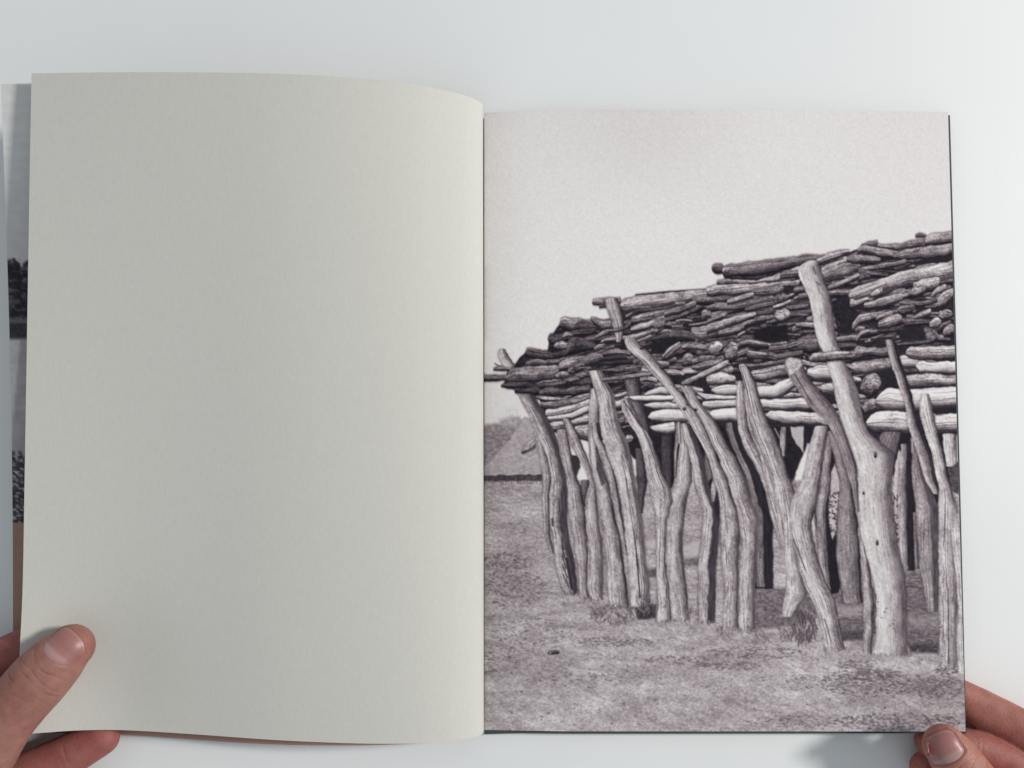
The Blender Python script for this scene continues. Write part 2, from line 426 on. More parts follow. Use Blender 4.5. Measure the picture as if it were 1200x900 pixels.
# ---- the pile: dark mass, then random weathered pieces, then the logs one can follow
OUT = [(594, 437), (616, 412), (640, 412), (645, 396), (656, 378), (662, 373), (712, 378), (728, 356), (790, 345), (840, 337), (850, 326), (900, 318), (960, 304), (1010, 291), (1060, 287), (1090, 280), (1121, 276), (1124, 508), (1010, 500), (800, 500), (760, 512), (690, 517), (645, 505), (632, 468), (605, 458), (590, 452)]
region(OUT, .13, 1.5, .08, 20)
OP = np.array(OUT, float)
def in_out(x, y):
    c = False; j = len(OP) - 1
    for i in range(len(OP)):
        if (OP[i, 1] > y) != (OP[j, 1] > y) and x < (OP[j, 0] - OP[i, 0]) * (y - OP[i, 1]) / (OP[j, 1] - OP[i, 1]) + OP[i, 0]: c = not c
        j = i
    return c
def clutter(n, xr, yr, tone, ln=(10, 44), th=(2.0, 5.6), slope=(-.55, .14), **k):
    for _ in range(n):
        x = rng.uniform(*xr); y = rng.uniform(*yr); l = rng.uniform(*ln); h = rng.uniform(*th) * min(1, l / 16 + .35); m = rng.uniform(*slope)
        if not (in_out(x, y - 3) and in_out(x + l, y + m * l - 3) and in_out(x, y + 4)): continue
        b = rng.uniform(-.12, .12) * h
        log([(x, y - h * .38, y + h * .38), (x + l * .15, y + m * l * .15 - h * .5, y + m * l * .15 + h * .5), (x + l * .5, y + m * l * .5 - h * .55 + b, y + m * l * .5 + h * .5 + b), (x + l, y + m * l - h * .4, y + m * l + h * .4)], rng.uniform(*tone), fib=.26, **k)
clutter(190, (590, 770), (370, 470), (.16, .52))
clutter(220, (740, 960), (340, 440), (.16, .56))
clutter(220, (950, 1120), (290, 412), (.16, .58))
clutter(46, (600, 760), (380, 462), (.3, .5), ln=(20, 56), th=(5, 9), slope=(-.4, .05), shade=1.3)
clutter(60, (740, 960), (345, 436), (.3, .55), ln=(20, 60), th=(5, 10), slope=(-.45, .1), shade=1.3)
clutter(60, (950, 1120), (295, 408), (.3, .55), ln=(20, 56), th=(5, 10), slope=(-.5, .1), shade=1.3)
def splinters(n):
    for _ in range(n):
        x = rng.uniform(600, 1118); y = rng.uniform(290, 462); l = rng.uniform(4, 18); m = rng.uniform(-.4, -.02)
        if in_out(x, y - 5) and in_out(x + l, y + m * l - 5) and in_out(x, y + 5):
            stroke(x, y, x + l, y + m * l, rng.uniform(.6, 1.5), rng.choice([.08, .10, .14, .45, .58, .66]), .75)
splinters(200)
clutter(60, (640, 730), (462, 505), (.4, .7), slope=(-.35, -.1))
clutter(60, (730, 1110), (425, 500), (.45, .75), ln=(18, 50), th=(5, 10), slope=(-.1, .1))

# upper left
log([(566, 439.5, 447), (580, 439.3, 446.6), (594, 439, 446)], .40)
log([(578, 432, 434), (585, 429.5, 434), (592, 429, 435), (604, 430, 436)], .42); stroke(580, 426, 586, 430, 1.6, .35)
strand([(408.5, 586, 591.5), (415, 583.5, 594.5), (430, 589, 605)], .62, crack=.5)
log([(655, 381, 383), (657, 373, 385), (662, 371.5, 387), (672, 373, 388.5), (695, 375, 385)], .52, fib=.3)
log([(674, 379, 386), (682, 375.5, 387), (697, 381, 387)], .36)
log([(692, 372, 375), (697, 372.5, 381), (705, 374, 386), (716, 376, 385)], .48, fib=.3)
log([(668, 388, 393), (682, 386, 393.5), (699, 384, 390)], .3)
log([(642, 394, 400), (646, 390.5, 404), (660, 391, 399), (672, 391, 396)], .30, fib=.35)
knob(664.5, 394.5, 6, 4.8, .42); knob(658, 404.5, 9, 5.6, .46)
log([(615.5, 412, 416), (618, 408, 419), (630, 409, 421), (648, 413.5, 421)], .32, fib=.25)
log([(648, 414, 420.5), (664, 409, 418)], .26)
log([(616, 424, 430), (624, 420.5, 429), (641, 422, 428.5)], .36); log([(640, 421.5, 428.5), (656, 421, 426.5)], .38)
log([(663, 411, 417), (668, 397, 416), (676, 394.5, 414), (688, 398, 412), (698, 403, 410)], .30, fib=.35)
log([(697, 394, 397), (706, 388, 394), (714, 385, 391)], .46); log([(704, 400, 403), (714, 394, 399), (720, 393, 398)], .5)
log([(696, 407, 412), (702, 404, 410), (709, 403, 408)], .46)
log([(655, 425, 434), (661, 421, 434.5), (680, 418, 430), (700, 414, 425), (707, 414, 422)], .52)
log([(593.5, 441, 446), (597, 434.5, 449), (605, 431, 449.5), (630, 429, 449), (650, 428, 446), (655, 428.5, 441)], .47, shade=1.15)
log([(587, 451, 453.5), (597, 447.5, 455), (612, 448, 455.5), (630, 447.5, 455.5)], .25); log([(603, 454, 460), (615, 455, 461), (632, 450, 464)], .27)
log([(629, 448, 455), (648, 444.5, 453.5), (666, 443, 450)], .42, fib=.3); knob(659, 439.5, 9, 4, .5); knob(671, 434, 6, 5, .46); knob(678, 430, 7, 5, .38); knob(680, 440, 8, 4.5, .42); knob(671, 445, 8, 4, .38); knob(686, 449, 9, 4, .36)
log([(631, 457, 464), (645, 453, 465), (665, 455, 464), (692, 450, 460)], .34, fib=.3)
log([(628, 463.5, 467.5), (640, 464.5, 470), (662, 467, 471), (692, 460, 467)], .55, fib=.35)
log([(633, 471, 479), (648, 470, 480), (668, 468, 477), (692, 463, 471)], .47)
log([(639, 481, 490), (660, 477.5, 487.5), (692, 467, 478)], .70); log([(641, 488.5, 494), (665, 484.5, 492), (692, 474, 483)], .76)
log([(643, 496, 501), (650, 493.5, 505), (661, 493, 504)], .74); log([(666, 494, 499), (690, 484.5, 497)], .8); log([(673, 500, 511), (692, 497, 518)], .7)
# upper middle
log([(744, 344.5, 346.2), (780, 341.2, 343.5), (832, 338, 340)], .3, halo=.1)
stroke(789, 336, 791, 330, .5, .6, .6); stroke(788, 334, 786, 331, .5, .6, .5)
log([(694, 351, 356.5), (706, 350, 358), (728, 348, 357)], .46, fib=.3); log([(702, 357, 361), (712, 356, 360)], .3)
log([(727, 354, 362), (732, 350.5, 364), (750, 347.5, 362.5), (780, 343, 358), (820, 339, 351.5), (858, 333.5, 344)], .63, shade=.85)
log([(811, 349, 353), (822, 346, 358), (840, 346, 357), (856, 345, 352)], .46, shade=1.3)
log([(740, 371, 379), (760, 365, 377.5), (790, 357, 367), (802, 354, 362)], .5); log([(746, 363, 366), (775, 360, 363), (793, 355, 359)], .36)
log([(778, 365, 372), (795, 358, 368), (816, 352, 359)], .46); knob(797, 355.5, 6, 4, .5)
log([(739, 383, 389), (755, 378, 386.5), (768, 374, 383)], .62); log([(766, 374, 388), (772, 371, 390), (779, 370, 384)], .55)
log([(708, 397, 401), (728, 394, 399), (745, 391, 398), (762, 386, 393), (771, 385, 391)], .55, fib=.2); log([(756, 397, 402), (785, 388, 396)], .3)
log([(745, 399, 402), (758, 394, 398), (768, 389, 393)], .62)
knob(766, 388.5, 4.5, 4, .4)
log([(829, 359, 363.5), (843, 354.5, 363), (858, 354, 360)], .58); log([(829, 374, 378.5), (843, 367, 374.5), (853, 364, 369)], .54); log([(822, 365, 378), (828, 362, 374), (834, 366, 372)], .48)
log([(807, 380, 383), (830, 376.5, 380)], .45); log([(787, 381, 384), (800, 381, 383.5)], .6)
log([(792, 375, 379), (800, 373.5, 377), (811, 375, 377.5)], .55)
log([(810, 384, 394), (825, 382, 399), (840, 378, 394), (858, 373, 389)], .56, shade=.9); knob(849.5, 389, 7.5, 5.5, .68, crack=.2)
log([(784, 389, 399), (800, 387, 400), (815, 392, 400)], .3)
region([(758, 404), (790, 394), (800, 398), (780, 412), (765, 411)], .10, 2, .03, 22)
log([(776.5, 416, 420), (785, 406.5, 413), (797, 400, 404)], .64, fib=.3); log([(780, 417, 421), (790, 408, 413), (799, 402, 406)], .5)
log([(799, 403, 409), (815, 401, 410.5), (828, 405, 411)], .5); knob(839, 408.5, 8, 9, .6)
knob(806, 423, 7, 9, .42); log([(811, 421, 428), (825, 416, 424.5), (838, 417, 422)], .5); log([(815, 428, 434), (830, 422.5, 432.5), (847, 420, 426)], .46)
knob(852, 412, 5, 7, .4); knob(852, 434, 8, 5.5, .5)
log([(706, 411.5, 416), (725, 409, 415), (739, 412, 417)], .52); log([(707, 418, 423), (735, 415, 422)], .2); log([(706, 424, 429), (742, 420, 427)], .18)
log([(727, 431, 437), (752, 427, 433.5)], .38); log([(704, 432.5, 436), (728, 431, 437)], .34)
log([(750, 442, 448), (758, 441, 446), (770, 442, 450)], .7); knob(762, 452, 5, 4, .25)
# upper right
log([(834, 312, 317), (838, 309.3, 320.5), (843, 309, 321), (848, 310, 320)], .30)
log([(848, 323, 325.5), (870, 323, 328), (898, 321, 326)], .34)
log([(846, 313, 321), (851, 311, 324.5), (880, 307, 324), (920, 302, 315.5), (950, 299, 308), (967, 299, 303)], .42, shade=1.2, fib=.22); knob(851, 316.5, 4.4, 5.6, .62, crack=.2)
log([(839.5, 329, 334), (850, 327.3, 333.5), (888, 328.5, 332.5)], .52); 
log([(886, 329, 333), (910, 321, 331), (938, 311, 322)], .62); log([(914, 319, 328), (936, 317, 325)], .36)
log([(828, 337, 347.5), (845, 334, 346.5), (880, 332, 343.5), (912, 330, 337.5), (937, 328, 334.5)], .60); log([(881, 339.5, 346.5), (905, 335.5, 346.5), (918, 332, 344)], .43, fib=.3)
log([(852, 351, 357.5), (870, 345, 353.5), (883, 342.5, 349)], .64, fib=.25); log([(851, 358.5, 364.5), (880, 351, 361.5), (907, 346, 354.5)], .4)
log([(828, 358, 363.5), (852, 355, 363)], .52); log([(873, 361, 365.5), (890, 356, 362.5), (906, 353, 358)], .42); log([(828, 376, 379.5), (851, 364.5, 371)], .44)
knob(915, 349.5, 9, 6.3, .54); log([(906, 358, 362.5), (916, 355, 360), (927, 350.5, 356)], .64); log([(921, 358.5, 364.5), (947, 356, 361.5)], .46); knob(917, 369, 9, 8, .6)
log([(930, 337, 344), (945, 333, 342)], .4); log([(935, 345, 352), (948, 342, 350)], .44); log([(926, 365, 372), (952, 362, 370)], .36)
log([(828, 381, 392.5), (855, 372, 382.5), (886, 365, 371)], .56); log([(858, 381, 388.5), (885, 373.5, 380)], .44, fib=.3); log([(884, 371.5, 378), (907, 369, 374.5)], .5); log([(842, 388, 394), (855, 384, 393), (872, 380, 386)], .55)
log([(956, 304, 311.5), (970, 297, 307), (985, 293, 300.5), (996, 293, 296.5)], .6)
log([(962, 313, 331), (978, 305.5, 329), (995, 300, 322.5), (1008, 309, 316)], .54, shade=.9)
log([(992, 299.5, 307), (1005, 298, 309.5), (1032, 301, 308)], .46); log([(1009, 287.5, 290.5), (1020, 283, 290), (1029, 281, 287)], .42)
log([(1028, 286.5, 290.5), (1050, 286, 293), (1070, 282, 291), (1085, 280, 289.5)], .42, fib=.28); log([(1004.5, 292, 297), (1011, 287.5, 297.5), (1030, 290, 301), (1056, 295, 304.5)], .50)
log([(1072.5, 275.5, 278), (1079, 273, 278.5), (1086, 276, 278)], .32); log([(1084, 277, 288), (1100, 272.5, 286), (1120, 271.5, 284)], .58)
log([(1050.5, 297.5, 302), (1058, 293.5, 304.5), (1090, 288.5, 303), (1121, 284.5, 299)], .52, shade=1.2)
region([(1070, 306), (1095, 302), (1122, 298), (1122, 304), (1095, 310), (1072, 312)], .12, 2, .03, 23)
log([(1007, 313, 318.5), (1030, 309.5, 316), (1062, 304, 310)], .48); log([(1006, 314, 326), (1020, 317, 325.5), (1041, 320, 324.5)], .36, fib=.3); log([(1005, 322, 332), (1012, 320, 328), (1020, 322, 326)], .4)
log([(970, 335, 341), (990, 327, 334), (1007, 319, 326)], .48); log([(972, 344.5, 346), (996, 344.5, 346)], .45)
region([(974, 350), (996, 350), (1005, 366), (998, 392), (982, 392)], .12, 2, .06, 24)
log([(1058, 320, 330), (1080, 311, 322), (1098, 307, 316)], .6); log([(994.5, 345, 350), (999, 339.5, 353), (1030, 328, 343), (1060, 317.5, 334), (1090, 311, 331), (1122, 304, 325)], .68, shade=.85, fib=.22)
log([(996, 349, 361.5), (1006, 351, 358), (1018, 347, 352.5)], .6); log([(1020, 343, 349), (1028, 338, 348), (1034, 336, 344)], .6); log([(1012.5, 355, 362), (1030, 350, 361), (1058, 343, 352)], .56)
log([(998.5, 380, 389), (1008, 369, 381), (1021, 366.5, 376)], .54, fib=.3); log([(1026.5, 372, 376.5), (1036, 367, 374), (1046, 364, 371)], .56); log([(1029, 377, 385), (1042, 371, 384), (1057, 367, 378)], .54)
log([(1070, 331, 338), (1088, 326, 341), (1101, 324, 335)], .66); log([(1091.5, 344, 349), (1099, 336.5, 345), (1109, 333, 340)], .66); log([(1099, 349, 360), (1107, 341, 358), (1118, 337, 348)], .64, fib=.3)
log([(1071, 370.5, 374.5), (1080, 365, 373), (1091, 361, 368)], .66); log([(1054, 352.5, 357), (1080, 353, 359), (1098, 349, 354.5)], .4, fib=.3); knob(1096, 379.5, 7, 6.5, .58); knob(1108, 369, 8.5, 6.5, .58); knob(1091, 395, 8, 8, .45); knob(1076, 342, 9, 6, .46); knob(1062, 362, 10, 6, .4); knob(1112, 388, 7, 7, .45)
region([(1050, 386), (1082, 382), (1086, 398), (1056, 400)], .12, 3, .04, 25)
splinters(70)
# under the pile
region([(884, 388), (900, 382), (922, 380), (924, 396), (905, 401), (882, 398)], .09, 3, .03, 21)
log([(867, 401, 405), (876, 397.5, 405), (903, 403, 408)], .48); log([(904, 402, 405), (922, 400, 403.5)], .62); log([(901, 406.5, 411.5), (925, 402, 409.5), (942, 396, 404)], .44, fib=.3); log([(934, 397, 412), (948, 392.5, 414), (960, 392, 412)], .4, fib=.3)
knob(857, 413, 7.5, 12, .5); log([(875, 411, 421), (900, 412, 422.5), (913, 416, 424)], .36, fib=.3); stroke(877, 411.5, 897, 414.5, 1.6, .72); log([(911, 416, 422.5), (926, 412, 419), (941, 410.5, 416)], .38)
log([(872, 428, 432), (900, 424, 430), (921, 421, 426)], .44); log([(828, 439, 452), (845, 436, 451), (862, 440, 449)], .7, fib=.28)
log([(876, 437, 446), (885, 434, 447.5), (905, 430, 445), (924, 426, 441)], .58)
log([(970, 396.5, 402.5), (990, 393.5, 401), (1006, 393, 399)], .46); log([(977, 404, 409), (1004, 402, 407.5)], .36); log([(1003, 396, 402), (1010, 388, 394), (1020, 386, 390)], .5)
log([(1051, 402.5, 405.5), (1080, 399, 403.5), (1091, 399, 401)], .4)
# pale logs below the pile
log([(737.5, 464.5, 466.5), (744, 464, 470.5), (788, 463, 470)], .92, crack=.1, fib=.07)
log([(755, 461.5, 464), (765, 456, 463.5), (780, 453, 463.5), (795, 456, 463.5)], .80, fib=.08); log([(756, 473.5, 477), (770, 471, 480.5), (803, 473, 480.5)], .80, fib=.1)
log([(759.5, 488, 490), (764, 482.5, 494), (780, 479.5, 495.5), (806, 481, 495.5)], .88, fib=.1, crack=.2); log([(761.5, 500, 501.5), (768, 498, 507), (780, 496, 509.5), (791, 495, 507)], .84, fib=.14)
log([(717, 464, 468), (735, 458, 464)], .6); knob(728, 493, 5, 5.5, .5); log([(719, 470, 479), (730, 468, 478)], .78); knob(737, 515, 5, 5, .6)
log([(833.5, 456, 458.5), (839, 453, 463), (855, 451, 464.5), (866, 451, 465)], .86, fib=.08); log([(817, 459, 462), (830, 462, 469.5), (866, 464, 468.5)], .76); log([(823, 470.5, 478), (840, 469, 479.5), (866, 468, 478.5)], .84, fib=.1); log([(831.5, 483, 486), (837, 480, 493.5), (850, 479, 494.5), (868, 478, 494.5)], .93, fib=.07, crack=.2)
log([(886, 452, 467.5), (905, 452, 467.5), (915, 447, 466.5), (928, 442.5, 456), (934, 442, 452)], .84, fib=.12); log([(918, 464, 466.5), (930, 460, 466.5), (942, 462, 466.5)], .66)
log([(890, 468.3, 478.5), (920, 467.5, 480.5), (955, 466, 480.5)], .88, fib=.08); log([(898.5, 485, 489), (904, 481.5, 494), (930, 482, 497.5), (955, 483.5, 498.5), (972, 490, 500)], .82, fib=.18)
log([(939, 421.5, 428), (960, 425, 431), (972, 426, 428.5)], .72); log([(946, 433, 441), (960, 428, 446), (984, 426, 446)], .88, fib=.1); log([(963, 450, 461), (985, 447, 467)], .8)
log([(994, 428, 431), (1004, 424, 438.5), (1030, 421, 436), (1048, 418, 433.5)], .64); log([(1054, 416, 431.5), (1065, 415, 432.5), (1082, 420, 431)], .84, fib=.1)
log([(1061, 413, 416), (1067, 406.5, 420.5), (1085, 406, 421.5), (1122, 404, 420.5)], .62, fib=.22); log([(1073.5, 427, 431), (1079, 423, 438.5), (1100, 424, 438.5), (1124, 423, 439.5)], .88, fib=.1); log([(1061, 440, 455.5), (1080, 438, 455.5), (1124, 440, 452.5)], .60)
region([(1033, 437), (1050, 436), (1054, 454), (1034, 460)], .12, 2, .04, 26)
knob(1020.5, 452, 12, 14, .58, crack=.3); knob(1020, 476, 9.5, 8.5, .5)
log([(1026, 469, 472), (1033, 460, 479.5), (1043, 455, 482.5), (1060, 456, 482.5), (1085, 455, 480.5), (1124, 453, 478.5)], .90, fib=.09)
log([(1015, 493, 500), (1023, 484.5, 505), (1045, 482, 507.5), (1068, 483, 508.5)], .86, fib=.2); log([(1095, 487, 506), (1110, 485, 508), (1125, 484, 506.5)], .85, fib=.12)
region([(1094, 478), (1124, 477), (1124, 484), (1096, 486)], .12, 1, .02, 27)

# ---- posts, far ones first
strand([(508, 1104, 1120), (525, 1106, 1121), (547, 1109, 1122)], .74, shade=.7)
region([(1110, 550), (1124, 540), (1124, 580), (1116, 575)], .28, 2, .15, 28)
strand([(495, 850, 866), (507, 852, 868), (533, 862, 877), (560, 874, 890), (587, 880, 897), (600, 884, 902.5), (638, 885, 905), (688, 885.5, 906)], .40, dark_from=.42, dark_to=.12)
strand([(505, 970, 977), (520, 966, 976), (547, 963, 974), (573, 960, 973), (600, 957, 969), (638, 957, 970), (666, 959, 972), (697, 965, 976)], .50)
region([(970, 610), (977, 640), (982, 660), (984, 694), (974, 697), (972, 660)], .10, 1.5, .03, 29)
strand([(508, 971, 983), (540, 978, 992), (560, 983, 996), (573, 984, 998), (600, 981, 1003), (638, 979.5, 1008), (676, 983, 1009), (707, 988, 1011)], .47, crack=.25, dark_from=.86, dark_to=.14)
strand([(520, 1056, 1066), (560, 1053, 1067), (600, 1052, 1068), (642, 1054, 1068), (669, 1059, 1068)], .55, light=-.85, dark_from=.6, dark_to=.12)
strand([(600, 1070, 1075), (640, 1071, 1076), (667, 1072, 1078)], .4)
strand([(512, 1067, 1073), (527, 1068, 1076), (560, 1069, 1085), (600, 1073, 1100), (642, 1075, 1100), (684, 1081, 1099.5), (717, 1087, 1098)], .50, dark_from=.62, dark_to=.27)
strand([(525, 744, 752), (545, 745, 757), (565, 746, 758), (585, 748, 755), (602, 750, 753)], .27)
strand([(442, 731, 749), (463, 736, 752), (480, 741, 756), (500, 748, 760), (522, 752, 763)], .36)
strand([(349, 709, 724), (360, 711, 726), (370, 714, 730), (383, 718, 732), (395, 721, 730), (401, 722, 727)], .60); log([(713, 386, 389.5), (722, 385, 389), (731, 382.5, 387), (737, 377, 383), (741, 372, 377)], .42)
strand([(505, 625, 635), (533, 631, 642), (560, 635, 646), (580, 635, 644), (620, 637, 644), (648, 645, 650)], .53, halo=.15)
strand([(562, 682, 691), (575, 680, 689.5), (594, 678, 686)], .33)
strand([(503, 652, 664), (508, 652.5, 665), (527, 654, 669), (553, 659, 674), (580, 664.5, 683), (607, 667, 686), (639, 673.5, 688.5), (670, 677, 688.5), (702, 679, 690)], .56, shade=.9)
region([(668, 533), (678, 534), (680, 548), (675, 562), (670, 548)], .17, 1.5, .05, 30)
strand([(559, 693, 698), (580, 687, 699), (593, 685.5, 701), (620, 687, 703), (631, 688.5, 705), (662, 688.5, 707), (685, 687.5, 707), (703, 692, 706)], .58, dark_from=.8, dark_to=.3)
strand([(490, 658, 667), (500, 662.5, 673), (520, 669, 682), (540, 679, 689.5), (553, 687, 694), (572, 692, 698)], .58, crack=.8)
strand([(455, 692, 700), (473, 691, 703), (500, 689, 703), (527, 690.5, 701), (553, 693, 708), (580, 699, 718), (607, 703, 721), (631, 707, 727), (662, 710, 731), (693, 713, 735.5), (713, 716, 736.5)], .60, dark_from=.86, dark_to=.15)
region([(698, 520), (704, 535), (709, 566), (705, 569), (699, 550)], .27, 1.5, .1, 31)
strand([(495, 692, 700), (513, 695, 704), (527, 701, 711), (553, 709, 720.5), (580, 715.5, 726), (607, 721.5, 730), (631, 727, 733), (650, 731, 735)], .57, dark_from=.78, dark_to=.14)
strand([(434, 690, 706), (440, 692, 708), (447, 694, 711), (460, 698, 718), (480, 702, 722.5), (500, 703, 727), (513, 706, 733), (527, 710, 738), (553, 719, 743), (580, 726, 747), (600, 730, 751.5), (631, 732, 755), (662, 736, 758), (693, 738, 761), (722, 740, 758)], .66, shade=.75, dark_from=.74, dark_to=.33, crack=.9)
stroke(742, 620, 746, 650, 1.2, .2); stroke(746, 650, 750, 700, 1.5, .15); stroke(733, 560, 742, 620, .9, .3)
strand([(496, 795, 800), (513, 796, 806), (533, 795, 810), (547, 793, 811), (560, 791, 811), (573, 786, 808), (587, 778, 805), (600, 774, 803), (631, 776, 799.5), (662, 778, 801.5), (693, 782, 805), (727, 787, 807)], .62, shade=.85, crack=.3)
strand([(495, 792, 795), (515, 791, 797), (530, 790, 794), (560, 790, 792.5)], .52); strand([(494, 794, 797), (520, 795, 798)], .6)
strand([(467, 728, 737), (480, 729, 743), (500, 739, 754), (507, 745, 759), (533, 753, 770), (560, 759, 779), (573, 762, 785), (587, 764, 788), (600, 767, 784), (631, 769, 780), (662, 769.5, 780), (693, 770, 784), (728, 770, 787)], .66, shade=.8, crack=.9, halo=.3)
stroke(731, 470, 752, 500, 1.2, .2); stroke(752, 500, 764, 530, .8, .3)
strand([(496, 799, 807), (507, 800, 813), (533, 808, 823), (547, 811, 827), (560, 813, 829), (573, 815, 831), (587, 820, 838), (600, 824, 843), (631, 821.5, 842.5), (662, 818.5, 840), (693, 818, 838.5), (731, 818, 838)], .60, dark_from=.52, dark_to=.21, crack=.3)
region([(826, 530), (832, 545), (834, 560), (830, 565), (826, 548)], .4, 1.5, .05, 32)
strand([(451, 796, 809), (473, 808, 822), (500, 825, 842), (527, 837, 855), (533, 841, 860), (547, 845, 867), (560, 852, 873), (587, 859, 880), (600, 864, 886), (612, 866, 889), (631, 869, 888), (662, 867, 886), (693, 865.5, 885), (741, 865, 885)], .62, dark_from=.83, dark_to=.3, crack=.6)
region([(836, 585), (842, 578), (844, 600), (842, 615), (838, 600)], .14, 1.5, .04, 33)
strand([(562, 835, 843), (573, 833, 841), (588, 834, 838)], .6)
strand([(396, 731, 744), (404, 733, 750), (410, 736, 758), (423, 751, 769), (437, 762, 782), (450, 776, 790), (473, 793, 808), (500, 810, 825.5), (527, 825, 837), (547, 833, 845), (560, 835, 851), (573, 840, 855), (600, 844, 863), (631, 843.5, 867), (662, 846, 865), (693, 849, 864.5), (739, 846, 864.5)], .62, shade=.85, crack=.6)
for x, y in [(776, 431), (806, 473), (802, 479), (815, 480), (752, 408)]: knob(x, y, 2.4, 1.8, .28, halo=.1)
for k in range(16): 
    y = rng.uniform(625, 725); x = rng.uniform(848, 862); stroke(x, y, x + rng.uniform(-1.5, 1.5), y + rng.uniform(5, 14), .8, .3, .7)
strand([(447, 864.5, 872), (473, 863, 874), (500, 864.5, 877), (507, 866, 879), (527, 873, 890), (547, 885, 899), (567, 894, 907), (602, 902, 915), (645, 916, 921)], .58, crack=.4)
strand([(455, 871, 878), (480, 874, 886), (507, 879, 895), (533, 890, 902), (570, 898, 912), (605, 909, 921), (640, 917, 923)], .62, halo=.2)
strand([(428, 866, 876), (447, 871, 885), (473, 876, 892), (490, 878, 899), (507, 882, 908), (533, 894, 917), (560, 903, 926), (575, 907, 931), (602, 910, 938)], .60, crack=.7)
strand([(499, 955, 971), (520, 949, 967.5), (547, 944, 963), (560, 941, 961), (572, 934, 960), (590, 926, 957), (612, 924, 951)], .64, shade=.85, crack=.3)
tuft(930, 568, 6, 4, 30, .25, .6)
strand([(582, 908, 936), (600, 914, 936), (619, 916.5, 935), (638, 919, 934), (676, 921, 940), (694, 920, 946), (713, 917, 936), (723, 916, 930)], .66, shade=.8, halo=.0, dark_from=.84, dark_to=.3, fade0=26)
tuft(942, 732, 15, 18, 170, .16, .66, ang=(1.2, 2.0), ln=(4, 10), a=.85)
strand([(578, 927, 958.5), (600, 925, 954), (619, 926, 951), (638, 930, 954.5), (676, 939, 966), (713, 956, 981), (740, 962, 986), (762, 966, 990)], .65, shade=.85, halo=.0, crack=.6, fade0=26)
stroke(930, 632, 944, 668, 1.2, .25); stroke(966, 725, 974, 752, 1.0, .28); tuft(946, 738, 14, 10, 60, .2, .72, ang=(1.2, 2.0), ln=(4, 9), a=.8)
strand([(618, 1005, 1012), (642, 1008, 1015), (674, 1010, 1020), (710, 1012, 1024), (767, 1012, 1021)], .58, shade=.9)
strand([(506, 1034, 1056), (520, 1026, 1053), (540, 1020, 1049), (560, 1015, 1046)], .42, shade=.7)
region([(1017, 505), (1030, 509), (1034, 526), (1026, 524)], .16, 2, .05, 34)
strand([(305, 948, 959), (314, 935, 961), (330, 939, 966), (350, 948, 973), (370, 952, 976), (393, 956, 979), (412, 964, 985), (433, 972, 995), (460, 978, 1006), (487, 984, 1011), (507, 990, 1019), (522, 995, 1037), (533, 999, 1048), (547, 1003, 1047), (573, 1005, 1045), (600, 1004.5, 1048), (642, 1013, 1053), (674, 1022, 1060), (706, 1027, 1062.5), (748, 1026, 1063), (769, 1021, 1064)], .73, shade=.8, crack=.18, fib=.12, light=-.6)
region([(992, 440), (1004, 455), (1010, 490), (1005, 490), (996, 462)], .42, 3, .12, 35)
for x, y, a_, b_ in [(1026, 533, 2.2, 4), (1028, 636, 1.8, 3), (1012, 578, 1.5, 2)]: knob(x, y, a_, b_, .32, halo=.2)
for k in range(46):
    y = rng.uniform(312, 420); c = 950 + (y - 305) * .26; x = rng.normal(c + 3, 4); stroke(x, y, x + rng.uniform(0, 4), y + rng.uniform(3, 9), rng.uniform(.7, 2.0), rng.choice([.36, .44]), .45)
stroke(953, 313, 956, 321, 2.2, .30, .8); stroke(957, 331, 961, 334, 2.6, .34, .7)
for k in range(60):
    y = rng.uniform(540, 765); c = 1040 + (y - 540) * .06; x = rng.normal(c, 5); stroke(x, y, x + rng.uniform(-2, 3), y + rng.uniform(2, 9), rng.uniform(.8, 2.2), .5, .35)
strand([(419, 921, 937), (430, 919.5, 942), (439, 923, 946), (460, 937, 962), (480, 952, 979), (493, 967, 984.5), (507, 975, 990.5), (520, 981, 995), (547, 990, 1004), (560, 993.5, 1005), (573, 998, 1005.5), (600, 1003, 1006.5)], .47, shade=.7, crack=.5)
region([(920, 424), (926, 419), (938, 421), (940, 428), (932, 436), (925, 440)], .66, 1.5, .2, 36)
stroke(931, 438, 952, 474, 1.3, .22)
log([(1000, 411, 424), (1006, 405, 421), (1020, 407, 418), (1043, 407, 417.5)], .46)
log([(948.5, 419, 425), (953, 414, 424.5), (980, 412, 422.5), (1002, 411, 421.5)], .56)
strand([(398, 1037, 1048.5), (420, 1042.5, 1055), (447, 1051, 1064), (473, 1060, 1071), (490, 1062.5, 1075), (507, 1067, 1081), (533, 1076, 1092), (560, 1083, 1097.5), (579, 1094, 1102)], .60, light=-.8, shade=1.1)
strand([(461, 1079, 1088), (480, 1077, 1093), (507, 1084, 1099), (533, 1092, 1105.5), (560, 1097, 1111), (575, 1100, 1116), (602, 1099.5, 1123)], .68, shade=.85, crack=.3)
strand([(578, 1099, 1121), (600, 1100, 1121), (642, 1100, 1120), (684, 1100, 1121.5), (727, 1100, 1122), (783, 1101, 1121)], .68, shade=.8, crack=.9, dark_from=.78, dark_to=.42, halo=.1, fade0=22)
strand([(595, 1112, 1130), (621, 1114, 1132), (684, 1121, 1134), (727, 1123, 1135), (748, 1121, 1136), (789, 1123, 1137)], .70, shade=.6, crack=.3, fade0=24, halo=.15)
stroke(1111, 690, 1112, 778, 1.1, .28)
strand([(458, 605, 624), (470, 611, 630), (487, 620, 639), (512, 630, 652), (540, 643, 658), (567, 646, 664), (580, 643.5, 665), (607, 644, 665), (631, 648, 667), (662, 651, 674), (697, 662, 677.5)], .60, light=-.75, shade=1.1, crack=.8, fib=.2, dark_from=.62, dark_to=.22)
